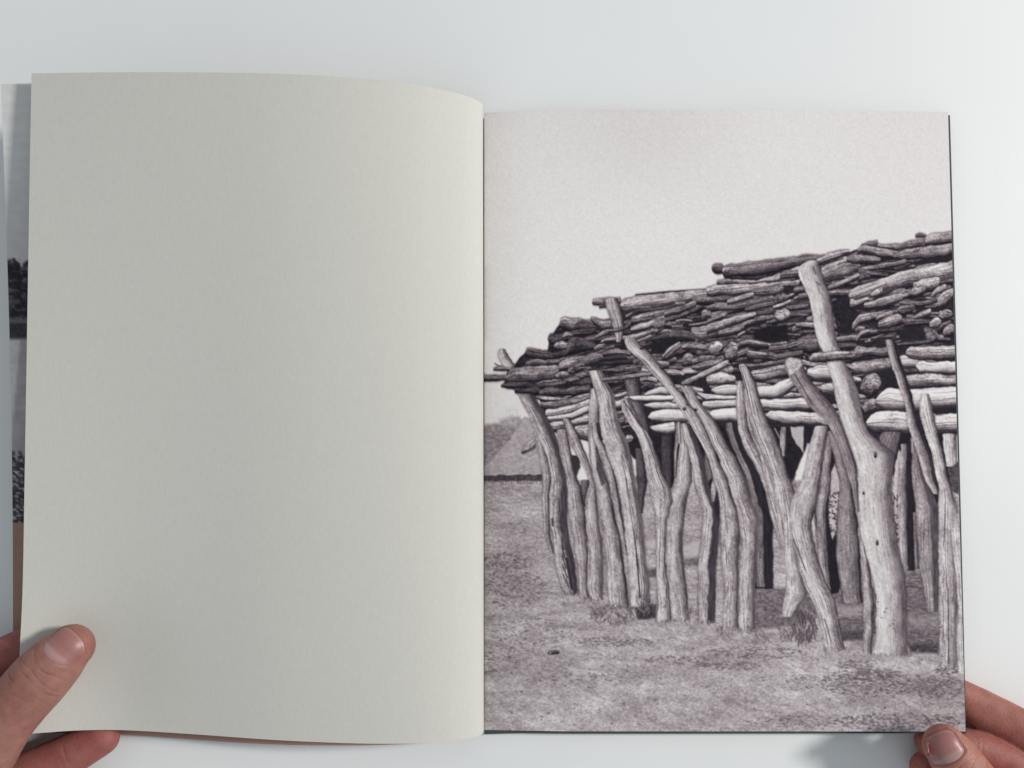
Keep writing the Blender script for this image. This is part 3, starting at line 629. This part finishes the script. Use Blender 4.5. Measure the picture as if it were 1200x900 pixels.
for q in range(9): stroke(655 + q * .6, 585 + q * 11, 656 + q * 1.3, 600 + q * 11, 1.1, .15, .8)
stroke(664, 655, 670, 690, 3.0, .12, .85); stroke(647, 608, 648, 616, 2.2, .22)
log([(603, 454, 460), (615, 455, 461), (632, 451, 463)], .25)
log([(798.5, 447.5, 451.5), (804, 444.5, 451.5), (815, 439.5, 447), (835, 430, 437.5), (854, 420.5, 428)], .62, crack=.3)
log([(705.5, 443, 446.5), (730, 440, 444.5), (764, 435.5, 440)], .52, crack=.3)
log([(737.5, 464.5, 466.5), (744, 464, 470.5), (770, 463.5, 470.3), (789, 463, 470)], .88, crack=.1, fib=.07, halo=.3)
# foot of the posts
for (x0, x1, y) in [(661, 678, 697), (679, 691, 702), (692, 707, 703), (716, 737, 713), (740, 760, 722), (770, 808, 728), (818, 839, 731), (846, 866, 738), (865, 886, 741), (966, 991, 762), (1012, 1066, 769), (1100, 1122, 783)]:
    for k in range(int((x1 - x0) * 1.6)):
        x = rng.uniform(x0 - 2, x1 + 3); stroke(x, y + rng.uniform(-1.5, 2), x + rng.uniform(-2, 2), y - rng.uniform(0, 4), .8, rng.choice([.25, .35, .62, .72]), .6)
region([(744, 712), (769, 708), (769, 724), (748, 726)], .2, 3, .15, 37)
tuft(720, 722, 30, 12, 260, .24, .66, ang=(-2.6, -.5), ln=(2, 7), a=.7); tuft(757, 712, 10, 10, 70, .2, .74, ln=(2, 8), a=.75)
tuft(812, 722, 10, 8, 60, .3, .74, ln=(2, 8), a=.7); tuft(850, 742, 14, 5, 50, .3, .66, ln=(2, 6), a=.6); tuft(925, 745, 14, 8, 90, .25, .66, ln=(2, 7), a=.7)
tuft(1040, 771, 26, 3, 70, .5, .8, ln=(1, 5), a=.6); tuft(892, 750, 12, 9, 46, .3, .6, ln=(2, 7), a=.7)
stroke(667, 784, 690, 786.5, 1.0, .74); stroke(690, 786.5, 704, 790, 1.3, .78); stroke(568, 788, 580, 785, 1.0, .28); knob(649, 764.5, 7, 2.5, .32, halo=.1)
for _ in range(260):
    x = rng.uniform(575, 1120); y = rng.uniform(700, 850); stroke(x, y, x + rng.uniform(.4, 2.5), y + rng.uniform(-.6, .6), rng.uniform(.8, 1.6), rng.choice([.26, .3, .78]), .75)
# film grain, softening of the reproduction
T += .05 * (rng.random(T.shape) - .5)
T += .03 * (vn(GX / 1.6, GY / 1.6, 77) - .5)
def blur(A):
    A = (np.roll(A, 1, 0) + 2 * A + np.roll(A, -1, 0)) / 4
    return (np.roll(A, 1, 1) + 2 * A + np.roll(A, -1, 1)) / 4
T = blur(T)
T = T + .12 * (T - blur(blur(blur(T))))
T = np.clip(T, .05, .95)

def tone_rgb(t):
    k = [0.0, .12, .35, .6, .82, 1.0]
    r = np.interp(t, k, [.045, .150, .372, .618, .822, 1.0])
    g = np.interp(t, k, [.040, .134, .334, .576, .806, 1.0])
    b = np.interp(t, k, [.060, .160, .352, .588, .800, .98])
    return np.stack([r, g, b], -1)
def sample(px, py):
    x = np.clip((px - X0) * S - .5, 0, CW - 1.001); y = np.clip((py - Y0) * S - .5, 0, CH - 1.001)
    xi = x.astype(int); yi = y.astype(int); fx = x - xi; fy = y - yi
    return (T[yi, xi]*(1-fx) + T[yi, xi+1]*fx)*(1-fy) + (T[yi+1, xi]*(1-fx) + T[yi+1, xi+1]*fx)*fy
INK_K = 0.80     # brightness of a perfect white sheet lying here
G, px, py = right_grid(760, 600)
ink = np.clip(s2l(tone_rgb(sample(px, py))) / INK_K, 0.004, .86)
part('page', sheet_mesh('page', G, 0.00018, ink), M_PRINT, 'printed page with a monochrome photograph of a log pile raised on forked posts')
for i in range(6):
    g, _, _ = right_grid(24, 40, 0.0004 + 0.0004 * i, (rng.uniform(-.0006, .0002), rng.uniform(-.0008, -.0003), rng.uniform(-.0006, .0001)))
    part('page', sheet_mesh('page', g, 0.0002), M_EDGE)
g, _, _ = right_grid(24, 40, 0.0029, (0.0023, -0.0004, 0.0021))
part('cover', sheet_mesh('cover', g, 0.0007), M_COVER, 'dark grey back cover edge under the printed page')

# ------------------------------------------------------------------ left side: lifted pages
YT = float(P(566, 131, 0.005)[1]); YB = float(P(567, 856, 0.005)[1])
topA = [(566, 131), (565.3, 122), (557, 116.5), (540, 110.5), (520, 105.5), (490, 99.5), (450, 94.3), (400, 89.8), (350, 87), (300, 85.5), (200, 84.6), (120, 84.8), (37, 86)]
botA = [(567, 856), (566, 860), (557, 863.5), (540, 867), (520, 869.5), (490, 871.5), (450, 872), (400, 871), (350, 869), (300, 866), (225, 860.5), (150, 857.3), (100, 857.2), (60, 858), (24, 859.5)]
def edge3(pts, Y, lift):
    pts = np.array(pts, float)
    k = np.clip((560 - pts[:, 0]) / 540, 0, 1)
    z = z_from_y(pts[:, 1], Y) + lift * (k * k * (3 - 2 * k))
    return P(pts[:, 0], pts[:, 1], z)
def resample(pts, n):
    d = np.r_[0, np.cumsum(np.linalg.norm(np.diff(pts, axis=0), axis=1))]
    t = np.linspace(0, d[-1], 400)
    q = np.stack([pchip(d, pts[:, k], t) for k in range(3)], -1)
    def soft(q, n):
        ker = np.hanning(2 * n + 1); ker /= ker.sum()
        pad = np.concatenate([2*q[0] - q[n:0:-1], q, 2*q[-1] - q[-2:-n-2:-1]])
        return np.stack([np.convolve(pad[:, k], ker, 'valid') for k in range(3)], -1)
    m = np.clip((np.arange(400) - 40) / 90, 0, 1)[:, None]
    q = soft(q, 9) * (1 - m) + soft(soft(q, 45), 30) * m
    d2 = np.r_[0, np.cumsum(np.linalg.norm(np.diff(q, axis=0), axis=1))]
    s = np.linspace(0, d2[-1], n)
    return np.stack([np.interp(s, d2, q[:, k]) for k in range(3)], -1), d2[-1]
TA, lenT = resample(edge3(topA, YT, -0.004), 150)
BA, lenB = resample(edge3(botA, YB, 0.015), 150)
0 and print('right page width', float(P(1111, 131, .009)[0] - P(567, 131, .009)[0]), 'left arc', lenT, lenB, 'heights', TA[:, 2].max(), BA[:, 2].max(), BA[-1, 2], 'page height', YT - YB)
NV = 140
v = np.linspace(0, 1, NV)[:, None, None]
GA = TA[None] * (1 - v) + BA[None] * v
def project(Q):
    d = Q - np.array([0, -0.012, H])
    dep = -(d[..., 2] * CT - d[..., 1] * ST)
    yy = d[..., 1] * CT + d[..., 2] * ST
    return 600 + F * d[..., 0] / dep, 450 - F * yy / dep
def bump_left(G, k=1.0):
    x, y = project(G)
    G = G.copy()
    G[..., 2] += k * (-0.0030 * np.exp(-((x - 120) / 75)**2 - ((y - 790) / 95)**2) + 0.0026 * np.exp(-((x - 20) / 42)**2 - ((y - 800) / 80)**2))
    G[..., 2] += k * 0.0005 * (vn(x / 260, y / 300, 3) - .5)
    return G
GA = bump_left(GA)
part('page', sheet_mesh('page', GA, 0.00018), M_PAPER, 'blank cream left page arching up from the spine')

# page below it: river picture, brown foot; only its fore-edge strip and foot show
zA_top = lambda x: np.interp(x, TA[::-1, 0] * 0 + project(TA)[0][::-1], TA[::-1, 2])
zA_bot = lambda x: np.interp(x, project(BA)[0][::-1], BA[::-1, 2])
topB = np.array([(566, 133), (564.5, 124.5), (555, 118.5), (540, 113), (520, 108), (490, 102), (450, 97), (400, 92.5), (350, 90.5), (300, 90), (200, 92), (120, 95), (60, 97), (1, 98.5)])
botB = np.array([(567, 855.5), (565.5, 859), (556, 862.5), (540, 866), (520, 868.8), (490, 871.3), (455, 873), (400, 874), (350, 873.4), (300, 871.8), (225, 866.8), (150, 861.2), (100, 859.5), (60, 859), (15, 858)])
def edgeB(pts, zf, drop):
    k = np.clip((520 - pts[:, 0]) / 420, 0, 1); k = k * k * (3 - 2 * k)
    return P(pts[:, 0], pts[:, 1], np.maximum(zf(pts[:, 0]) - .0007 - drop * k, .003))
TB, _ = resample(edgeB(topB, zA_top, .0058), 220)
BB, _ = resample(edgeB(botB, zA_bot, .0150), 220)
def lower(n_v, n_u, dz, inset):
    """a sheet lying under the blank page, reaching further left and a little lower"""
    idx = np.linspace(0, 219, n_u); u = np.linspace(0, 1, n_u)
    t = np.stack([np.interp(idx, np.arange(220), TB[:, k]) for k in range(3)], -1)
    b = np.stack([np.interp(idx, np.arange(220), BB[:, k]) for k in range(3)], -1)
    t[:, 0] += inset * u; b[:, 0] += inset * u; t[:, 1] -= inset * .6; b[:, 1] += inset * .8
    v = np.linspace(0, 1, n_v)[:, None, None]
    G = t[None] * (1 - v) + b[None] * v
    G[..., 2] = np.maximum(G[..., 2] - dz * np.clip(u / .1, .2, 1), .0012)
    G[..., 2] -= .003 * np.sin(np.pi * np.linspace(0, 1, n_v))[:, None] * np.clip(u / .3, 0, 1)
    return G
GB = lower(420, 220, 0, 0)
bx, by = project(GB)
n1 = vn(bx / 3, by / 2.2, 50); n2 = vn(bx / 9, by / 5, 51); n3 = vn(bx / 1.5, by / 2.5, 52)
tb = .64 + .03 * n2 - .05 * np.clip((by - 180) / 200, 0, 1) + 0 * bx
tree = np.clip((by - 300 - 14 * (vn(bx / 7, 3.3, 53) - .3) - 6 * (n1 - .5)) / 3, 0, 1)
tb = tb * (1 - tree) + (.10 + .22 * n1 * n3 + .10 * (n2 > .62)) * tree
bank = np.clip((by - 372) / 4, 0, 1); tb = tb * (1 - bank) + (.26 + .16 * n2) * bank
shade = np.clip((by - 378) / 2, 0, 1) * np.clip((398 - by) / 4, 0, 1); tb = tb * (1 - shade) + (.14 + .1 * n3) * shade
wat = np.clip((by - 396) / 4, 0, 1); tb = tb * (1 - wat) + (.62 + .06 * n2 - .12 * np.clip((bx - 22 + (by - 400) * .09) / 3, 0, 1)) * wat
reed = np.clip((by - 528 - 26 * (vn(bx / 2.2, 8.1, 55) - .5)) / 6, 0, 1); tb = tb * (1 - reed) + (.14 + .42 * (n3 > .58) * n1 + .1 * n2) * reed
rgbB = s2l(tone_rgb(np.clip(tb * 1.08, .05, .9))) / .66 * np.array([.95, 1.03, 1.0])
brown = s2l(np.array([.60, .475, .43])) / .8 * (.94 + .12 * n1[..., None])
mb = np.clip((by - 612) / 1.2, 0, 1)[..., None]
part('page', sheet_mesh('page', GB, 0.0003, np.clip(rgbB * (1 - mb) + brown * mb, .004, .85)), M_PRINT, 'page under the blank one, printed with a river bank above a brown foot')
for i in range(2):
    part('page', sheet_mesh('page', lower(30, 60, .0005 + .0005 * i, .0016 + .001 * i), 0.0002), M_EDGE)
part('cover', sheet_mesh('cover', lower(30, 60, .0018, .005), 0.0005), M_COVER, 'dark front cover folded under the left pages')
tag(book, 'open photo book with a blank left page and a monochrome picture on the right', 'book')

# ------------------------------------------------------------------ hands
def skin_mat():
    m, nt, b = new_mat('skin')
    at = nt.nodes.new('ShaderNodeAttribute'); at.attribute_name = 'tint'
    tc = nt.nodes.new('ShaderNodeTexCoord')
    n = nt.nodes.new('ShaderNodeTexNoise'); n.inputs['Scale'].default_value = 260; n.inputs['Detail'].default_value = 4
    nt.links.new(tc.outputs['Object'], n.inputs['Vector'])
    rp = nt.nodes.new('ShaderNodeValToRGB')
    rp.color_ramp.elements[0].position = .3; rp.color_ramp.elements[0].color = (.86, .80, .78, 1)
    rp.color_ramp.elements[1].position = .7; rp.color_ramp.elements[1].color = (1.08, 1.06, 1.05, 1)
    nt.links.new(n.outputs['Fac'], rp.inputs['Fac'])
    mx = nt.nodes.new('ShaderNodeMix'); mx.data_type = 'RGBA'; mx.blend_type = 'MULTIPLY'; mx.inputs[0].default_value = 1
    nt.links.new(at.outputs['Color'], mx.inputs[6]); nt.links.new(rp.outputs['Color'], mx.inputs[7])
    nt.links.new(mx.outputs[2], b.inputs['Base Color'])
    vo = nt.nodes.new('ShaderNodeTexVoronoi'); vo.inputs['Scale'].default_value = 1500; vo.feature = 'DISTANCE_TO_EDGE'
    nt.links.new(tc.outputs['Object'], vo.inputs['Vector'])
    f = nt.nodes.new('ShaderNodeTexNoise'); f.inputs['Scale'].default_value = 900; f.inputs['Detail'].default_value = 3
    nt.links.new(tc.outputs['Object'], f.inputs['Vector'])
    ad = nt.nodes.new('ShaderNodeMath'); ad.operation = 'ADD'
    nt.links.new(vo.outputs['Distance'], ad.inputs[0]); nt.links.new(f.outputs['Fac'], ad.inputs[1])
    bp = nt.nodes.new('ShaderNodeBump'); bp.inputs['Strength'].default_value = .34; bp.inputs['Distance'].default_value = .0004
    nt.links.new(ad.outputs[0], bp.inputs['Height']); nt.links.new(bp.outputs['Normal'], b.inputs['Normal'])
    b.inputs['Roughness'].default_value = .52; b.inputs['Specular IOR Level'].default_value = .4
    b.inputs['Subsurface Weight'].default_value = .22; b.inputs['Subsurface Radius'].default_value = (1.0, .35, .2); b.inputs['Subsurface Scale'].default_value = .0022
    return m
def nail_mat():
    m, nt, b = new_mat('nail')
    at = nt.nodes.new('ShaderNodeAttribute'); at.attribute_name = 'tint'
    nt.links.new(at.outputs['Color'], b.inputs['Base Color'])
    b.inputs['Roughness'].default_value = .40; b.inputs['Specular IOR Level'].default_value = .5
    b.inputs['Subsurface Weight'].default_value = .12; b.inputs['Subsurface Radius'].default_value = (1, .4, .3); b.inputs['Subsurface Scale'].default_value = .0012
    return m
M_SKIN = skin_mat(); M_NAIL = nail_mat()

def path_tube(pts, rads, flat=1.0, up=(0, 0, 1), nring=26, step=.0012):
    """closed tapered limb along joints, with round ends; flat < 1 squeezes it along 'up'"""
    pts = np.array(pts, float); rads = np.array(rads, float)
    d = np.r_[0, np.cumsum(np.linalg.norm(np.diff(pts, axis=0), axis=1))]
    n = max(8, int(d[-1] / step)); t = np.linspace(0, d[-1], n)
    c = np.stack([pchip(d, pts[:, k], t) for k in range(3)], -1)
    for _ in range(12):
        c[1:-1] = (c[:-2] + 2 * c[1:-1] + c[2:]) / 4
    r = pchip(d, rads, t)
    tan = np.gradient(c, axis=0); tan /= np.linalg.norm(tan, axis=1, keepdims=True)
    # end caps
    def cap(cc, tt, rr, sgn):
        a = np.linspace(0, 1, 8)[1:]
        return [(cc + sgn * tt * rr * math.sin(q * 1.5), tt, rr * max(.06, math.cos(q * 1.5))) for q in a]
    rings = [(c[i], tan[i], r[i]) for i in range(n)]
    rings = cap(c[0], tan[0], r[0], -1)[::-1] + rings + cap(c[-1], tan[-1], r[-1], 1)
    V = []; up = np.array(up, float)
    an = np.linspace(0, 2 * math.pi, nring, endpoint=False)
    for cc, tt, rr in rings:
        s = np.cross(tt, up); s /= np.linalg.norm(s); u2 = np.cross(s, tt)
        V.append(cc + rr * (np.cos(an)[:, None] * s + flat * np.sin(an)[:, None] * u2))
    V = np.array(V); m = len(rings)
    I = np.arange(m * nring).reshape(m, nring); J = np.roll(I, -1, 1)
    Q = [tuple(x) for x in np.stack([I[:-1], J[:-1], J[1:], I[1:]], -1).reshape(-1, 4)]
    Vv = V.reshape(-1, 3)
    Q.append(tuple(I[0][::-1])); Q.append(tuple(I[-1]))
    return Vv, Q

def build_hand(tubes, voxel):
    bm_v = []; faces = []; off = 0
    for v_, q_ in tubes:
        bm_v.append(v_); faces += [tuple(i + off for i in f) for f in q_]; off += len(v_)
    me = bpy.data.meshes.new('hand_raw'); me.from_pydata(np.concatenate(bm_v).tolist(), [], faces); me.update()
    bmx = bmesh.new(); bmx.from_mesh(me); bmesh.ops.recalc_face_normals(bmx, faces=bmx.faces); bmx.to_mesh(me); bmx.free()
    o = bpy.data.objects.new('hand_raw', me); COL.objects.link(o)
    md = o.modifiers.new('remesh', 'REMESH'); md.mode = 'VOXEL'; md.voxel_size = voxel
    ms = o.modifiers.new('smooth', 'SMOOTH'); ms.factor = .5; ms.iterations = 14
    dg = bpy.context.evaluated_depsgraph_get(); dg.update()
    out = bpy.data.meshes.new_from_object(o.evaluated_get(dg))
    bpy.data.objects.remove(o)
    return out

def verts_of(me):
    a = np.empty(len(me.vertices) * 3, np.float32); me.vertices.foreach_get('co', a); return a.reshape(-1, 3).astype(float)
def norms_of(me):
    a = np.empty(len(me.vertices) * 3, np.float32); me.vertex_normals.foreach_get('vector', a); return a.reshape(-1, 3).astype(float)

def seg_dist(V, A, B):
    d = B - A; t = np.clip(((V - A) @ d) / (d @ d), 0, 1)
    return np.linalg.norm(V - A - t[:, None] * d, axis=1), t

def finish_hand(name, me, root, thumb, nail, creases, redness, base, red, label, extra_creases=()):
    """thumb: (tip, ip) 3D; nail: dict(centre, dir, normal, length, width)"""
    V = verts_of(me); N = norms_of(me)
    # nail frame
    C = np.array(nail['c'], float); n = np.array(nail['n'], float); n /= np.linalg.norm(n)
    d = np.array(nail['d'], float); d -= n * (d @ n); d /= np.linalg.norm(d); s = np.cross(d, n)
    L, W = nail['len'], nail['wid']
    tree = BVHTree.FromPolygons([tuple(x) for x in V], [tuple(p.vertices) for p in me.polygons])
    # nail plate
    na, nt_ = 25, 27
    A = np.linspace(-1, 1, na); Tt = np.linspace(0, 1, nt_)
    pts = []; cols = []
    for t in Tt:
        for a in A:
            # rounded base and rounded free edge
            tt = t
            lo = .16 * a * a * (1 - t); hi = -(.14 * a * a + .16 * a**6) * t
            y = (t - .5 + lo + hi) * L; x = a * W * .5 * (1 - .10 * (1 - t))
            q = Vector((C + s * x + d * y + n * .03).tolist())
            h, _, _, _ = tree.ray_cast(q, Vector((-n).tolist()))
            if h is None: h = Vector((C + s * x + d * y).tolist())
            edge = max(0, abs(a) - .85) / .15
            lift = .00022 * (1 - edge**2 * 2.2) - .0004 * max(0, .10 - t) / .10 
            pts.append(np.array(h) + n * lift)
            body = np.array([.34, .150, .140]); lun = np.array([.40, .235, .220]); tip = np.array([.42, .24, .21])
            k = np.clip((.34 - .14 * a * a - t) / .10, 0, 1); k2 = np.clip((t - .955 + .02 * a * a) / .03, 0, 1)
            cc = body * (1 - k) + lun * k; cc = cc * (1 - k2) + tip * k2
            cc = cc * (1 - .10 * max(0, abs(a) - .75) / .25) * (1 + .02 * math.sin(a * 24))
            cols.append(cc)
    pts = np.array(pts).reshape(nt_, na, 3)
    for _ in range(3):   # even out
        pts[1:-1, 1:-1] = (pts[:-2, 1:-1] + pts[2:, 1:-1] + pts[1:-1, :-2] + pts[1:-1, 2:] + 4 * pts[1:-1, 1:-1]) / 8
    # skin relief around the nail
    R = V - C; x = R @ s; y = R @ d; z = R @ n
    a = x / (W * .5); t = y / L + .5
    ins_x = 1 - np.abs(a); ins_t = np.minimum(t - .12 * a * a, 1 - .12 * a * a - .14 * a**6 - t)
    inside = np.minimum(ins_x * W * .5, ins_t * L)
    on = (z > -.009) & (N @ n > .1)
    disp = np.zeros(len(V))
    disp -= np.where(on, .00042 * np.clip(inside / .0008, 0, 1), 0)
    fold = np.exp(-((inside + .0008) / .0009)**2) * (t < .95)
    disp += np.where(on, .00028 * fold, 0)
    shade_fold = np.where(on, np.exp(-((inside + .0001) / .00045)**2), 0)
    # creases over knuckles: list of (point, axis, spread, count, depth)
    cr = np.zeros(len(V))
    for (p, ax, spread, cnt, depth, face) in creases:
        p = np.array(p); ax = np.array(ax, float); ax /= np.linalg.norm(ax); face = np.array(face, float); face /= np.linalg.norm(face)
        sd = np.cross(ax, face)
        R = V - p; u = R @ ax; w_ = R @ sd; hh = np.linalg.norm(R, axis=1)
        near = np.exp(-(hh / (spread * 2.2))**4) * np.clip((N @ face) * 2.0, 0, 1)
        for k in range(cnt):
            o_ = (k - (cnt - 1) / 2) * spread * 2 / max(cnt, 1)
            line = u - o_ - .10 * spread * np.sin(w_ / .0031 + k * 1.9) - (.35 * w_ * w_ / .012) * (1 if k % 2 else -1) * .5
            wid = .00030 + .00012 * math.sin(k * 2.3)
            stren = np.clip(vn(w_ / .004 + k * 3.7, k * 1.3, k + 3) * 1.9 - .45, 0, 1)
            cr = np.maximum(cr, near * np.exp(-(line / wid)**2) * stren * (depth / .0004))
    disp -= .00040 * cr
    disp += .00012 * (vn(V[:, 0] / .004, V[:, 1] / .004 + V[:, 2] / .005, 5) - .5)
    V2 = V + N * disp[:, None]
    me.vertices.foreach_set('co', V2.astype(np.float32).ravel()); me.update()
    # colour
    base = np.array(base); red = np.array(red)
    k = np.zeros(len(V))
    for (p, rad, amt) in redness:
        k = np.maximum(k, amt * np.exp(-(np.linalg.norm(V - np.array(p), axis=1) / rad)**2))
    k = np.clip(k + .25 * (vn(V[:, 0] / .006, V[:, 1] / .006, 9) - .5), 0, 1)[:, None]
    col = base * (1 - k) + red * k
    dk = np.clip(.55 * cr + .35 * shade_fold, 0, .7)[:, None]
    col = col * (1 - dk) + col * np.array([.62, .42, .40]) * dk
    set_col(me, 'tint', col)
    for p in me.polygons: p.use_smooth = True
    # object origin at the wrist end
    o = link(name, me, M_SKIN)
    root = Vector(root); me.transform(Matrix.Translation(-root)); o.location = root
    tag(o, label, 'hand')
    G = pts
    nme = sheet_mesh('thumbnail', G, .00016)
    nn = nt_ * na
    set_col(nme, 'tint', np.concatenate([np.array(cols), np.array(cols), np.tile([[.34, .16, .14]], (len(nme.vertices) - 2 * nn, 1))]))
    no = link('thumbnail', nme, M_NAIL, o); no.matrix_parent_inverse = Matrix.Translation(-root)
    return o

def pj(*a): return P(*a).tolist()
VIEW = lambda p: (np.array([0, -0.012, H]) - np.array(p)) / np.linalg.norm(np.array([0, -0.012, H]) - np.array(p))

# ---- left hand: thumb on the blank page, fingers under the pages
th = [pj(84, 758, .0325), pj(66, 775, .0338), pj(42, 800, .0350), pj(13, 834, .0350), pj(-22, 882, .0320), pj(-75, 955, .0240), pj(-140, 1040, .018)]
tr = [.0086, .0106, .0115, .0113, .0132, .0165, .0170]
fi = [pj(62, 744, .0165), pj(28, 760, .0165), pj(-18, 783, .0165), pj(-90, 830, .0180), pj(-150, 900, .020)]
fm = [pj(92, 808, .0138), pj(54, 826, .0140), pj(0, 850, .0150), pj(-80, 890, .0180), pj(-160, 950, .020)]
fr = [pj(119, 864, .0118), pj(78, 886, .0122), pj(20, 912, .0140), pj(-60, 950, .0170), pj(-150, 1010, .020)]
fp = [pj(90, 935, .0085), pj(50, 955, .0085), pj(0, 975, .0095), pj(-70, 1010, .0130), pj(-140, 1060, .020)]
tubes = [path_tube(th, tr, .92)]
for f, k in ((fi, 1.0), (fm, 1.0), (fr, 1.04), (fp, .88)):
    tubes.append(path_tube(f, [.0070 * k, .0082 * k, .0088 * k, .0095 * k, .0120], .80))
tubes.append(path_tube([pj(-60, 880, .022), pj(-130, 950, .022), pj(-200, 1040, .024), pj(-330, 1200, .030), pj(-460, 1400, .040), pj(-620, 1640, .045)], [.014, .021, .026, .025, .027, .031], .75))
tubes.append(path_tube([pj(-130, 880, .020), pj(-190, 980, .022), pj(-240, 1080, .026)], [.014, .022, .026], .7))
tubes.append(path_tube([pj(-110, 1020, .020), pj(-170, 1050, .022), pj(-250, 1120, .026)], [.014, .021, .025], .7))
tubes.append(path_tube([pj(-40, 880, .030), pj(-80, 910, .022), pj(-110, 900, .018)], [.013, .015, .013], .8))
me = build_hand(tubes, .00045)
tipL = np.array(th[0]); ipL = np.array(th[2])
axL = (np.array(th[1]) - np.array(th[2])); 
nC = np.array(pj(79, 757, .0360))
nd = np.array(pj(87, 744, .036)) - np.array(pj(66, 769, .037))
nn_ = np.array([-.10, .30, .95])
finish_hand('hand', me, pj(-250, 1100, 0.0), (tipL, ipL), dict(c=nC, d=nd, n=nn_, len=.0114, wid=.0136),
    [(pj(45, 797, .042), axL, .0062, 4, .00034, (0, 0, 1)), (pj(12, 832, .042), axL, .0100, 4, .00012, (0, 0, 1)), (pj(78, 887, .016), np.array(fr[0]) - np.array(fr[1]), .0022, 2, .00045, (.2, -.4, .9)), (pj(8, 762, .015), np.array(fi[0]) - np.array(fi[2]), .003, 2, .0006, (0, .1, 1))],
    [(tipL, .012, .75), (fr[0], .030, 1.0), (fr[1], .02, 1.0), (fi[1], .035, 1.0), (fi[2], .02, 1.0), (fm[1], .03, 1.0)],
    (.345, .190, .145), (.31, .092, .082), 'hand whose thumb presses down the lower corner of the blank page')

# ---- right hand: thumb over the foot of the printed page, fingers under its corner
th = [pj(1107, 874, .0243), pj(1118, 888, .0243), pj(1135, 912, .0248), pj(1163, 950, .0258), pj(1195, 995, .0270), pj(1245, 1055, .0240), pj(1320, 1130, .020)]
tr = [.0084, .0096, .0103, .0106, .0126, .0165, .0170]
fi = [pj(1108, 806, .0055), pj(1140, 825, .0066), pj(1190, 853, .0105), pj(1250, 890, .0170), pj(1320, 950, .022)]
fm = [pj(1090, 869, .0080), pj(1122, 874, .0092), pj(1178, 892, .0110), pj(1245, 935, .0160), pj(1330, 1000, .022)]
fr = [pj(1084, 899, .0086), pj(1122, 914, .0092), pj(1178, 940, .0110), pj(1245, 985, .0160), pj(1330, 1050, .022)]
fp = [pj(1100, 950, .0070), pj(1140, 965, .0080), pj(1190, 990, .0105), pj(1250, 1030, .0160), pj(1320, 1090, .022)]
tubes = [path_tube(th, tr, .88)]
for f, k in ((fi, 1.0), (fm, .98), (fr, .96), (fp, .86)):
    tubes.append(path_tube(f, [.0064 * k, .0078 * k, .0088 * k, .0098 * k, .0125], .72 if f is fi else .92))
tubes.append(path_tube([pj(1240, 970, .024), pj(1310, 1030, .024), pj(1390, 1110, .026), pj(1520, 1260, .032), pj(1650, 1450, .042), pj(1800, 1680, .047)], [.014, .021, .026, .025, .027, .031], .75))
tubes.append(path_tube([pj(1310, 950, .022), pj(1380, 1040, .024), pj(1430, 1130, .028)], [.014, .022, .026], .7))
tubes.append(path_tube([pj(1290, 1080, .022), pj(1350, 1110, .024), pj(1430, 1170, .028)], [.014, .021, .025], .7))
tubes.append(path_tube([pj(1215, 985, .027), pj(1260, 975, .022), pj(1290, 960, .020)], [.012, .014, .013], .8))
me = build_hand(tubes, .00045)
axR = np.array(th[0]) - np.array(th[2])
nd = np.array(pj(1103, 858, .024)) - np.array(pj(1122, 890, .0245))
finish_hand('hand', me, pj(1430, 1150, 0.0), (np.array(th[0]), np.array(th[2])), dict(c=np.array(pj(1109, 877, .0312)), d=nd, n=np.array([-.09, .24, .96]), len=.0113, wid=.0131),
    [(pj(1138, 914, .034), axR, .006, 5, .0004, (0, 0, 1)), (pj(1178, 846, .020), np.array(fi[1]) - np.array(fi[2]), .0018, 2, .0005, (0, .2, 1)), (pj(1150, 880, .018), np.array(fm[1]) - np.array(fm[2]), .002, 2, .0004, (0, .1, 1))],
    [(th[0], .012, .6), (fi[1], .03, .75), (fi[2], .02, .8), (fm[2], .03, 1.0), (fm[0], .02, 1.0), (fr[0], .02, 1.0)],
    (.39, .200, .148), (.33, .098, .082), 'hand holding the lower outer corner of the page with the log picture')
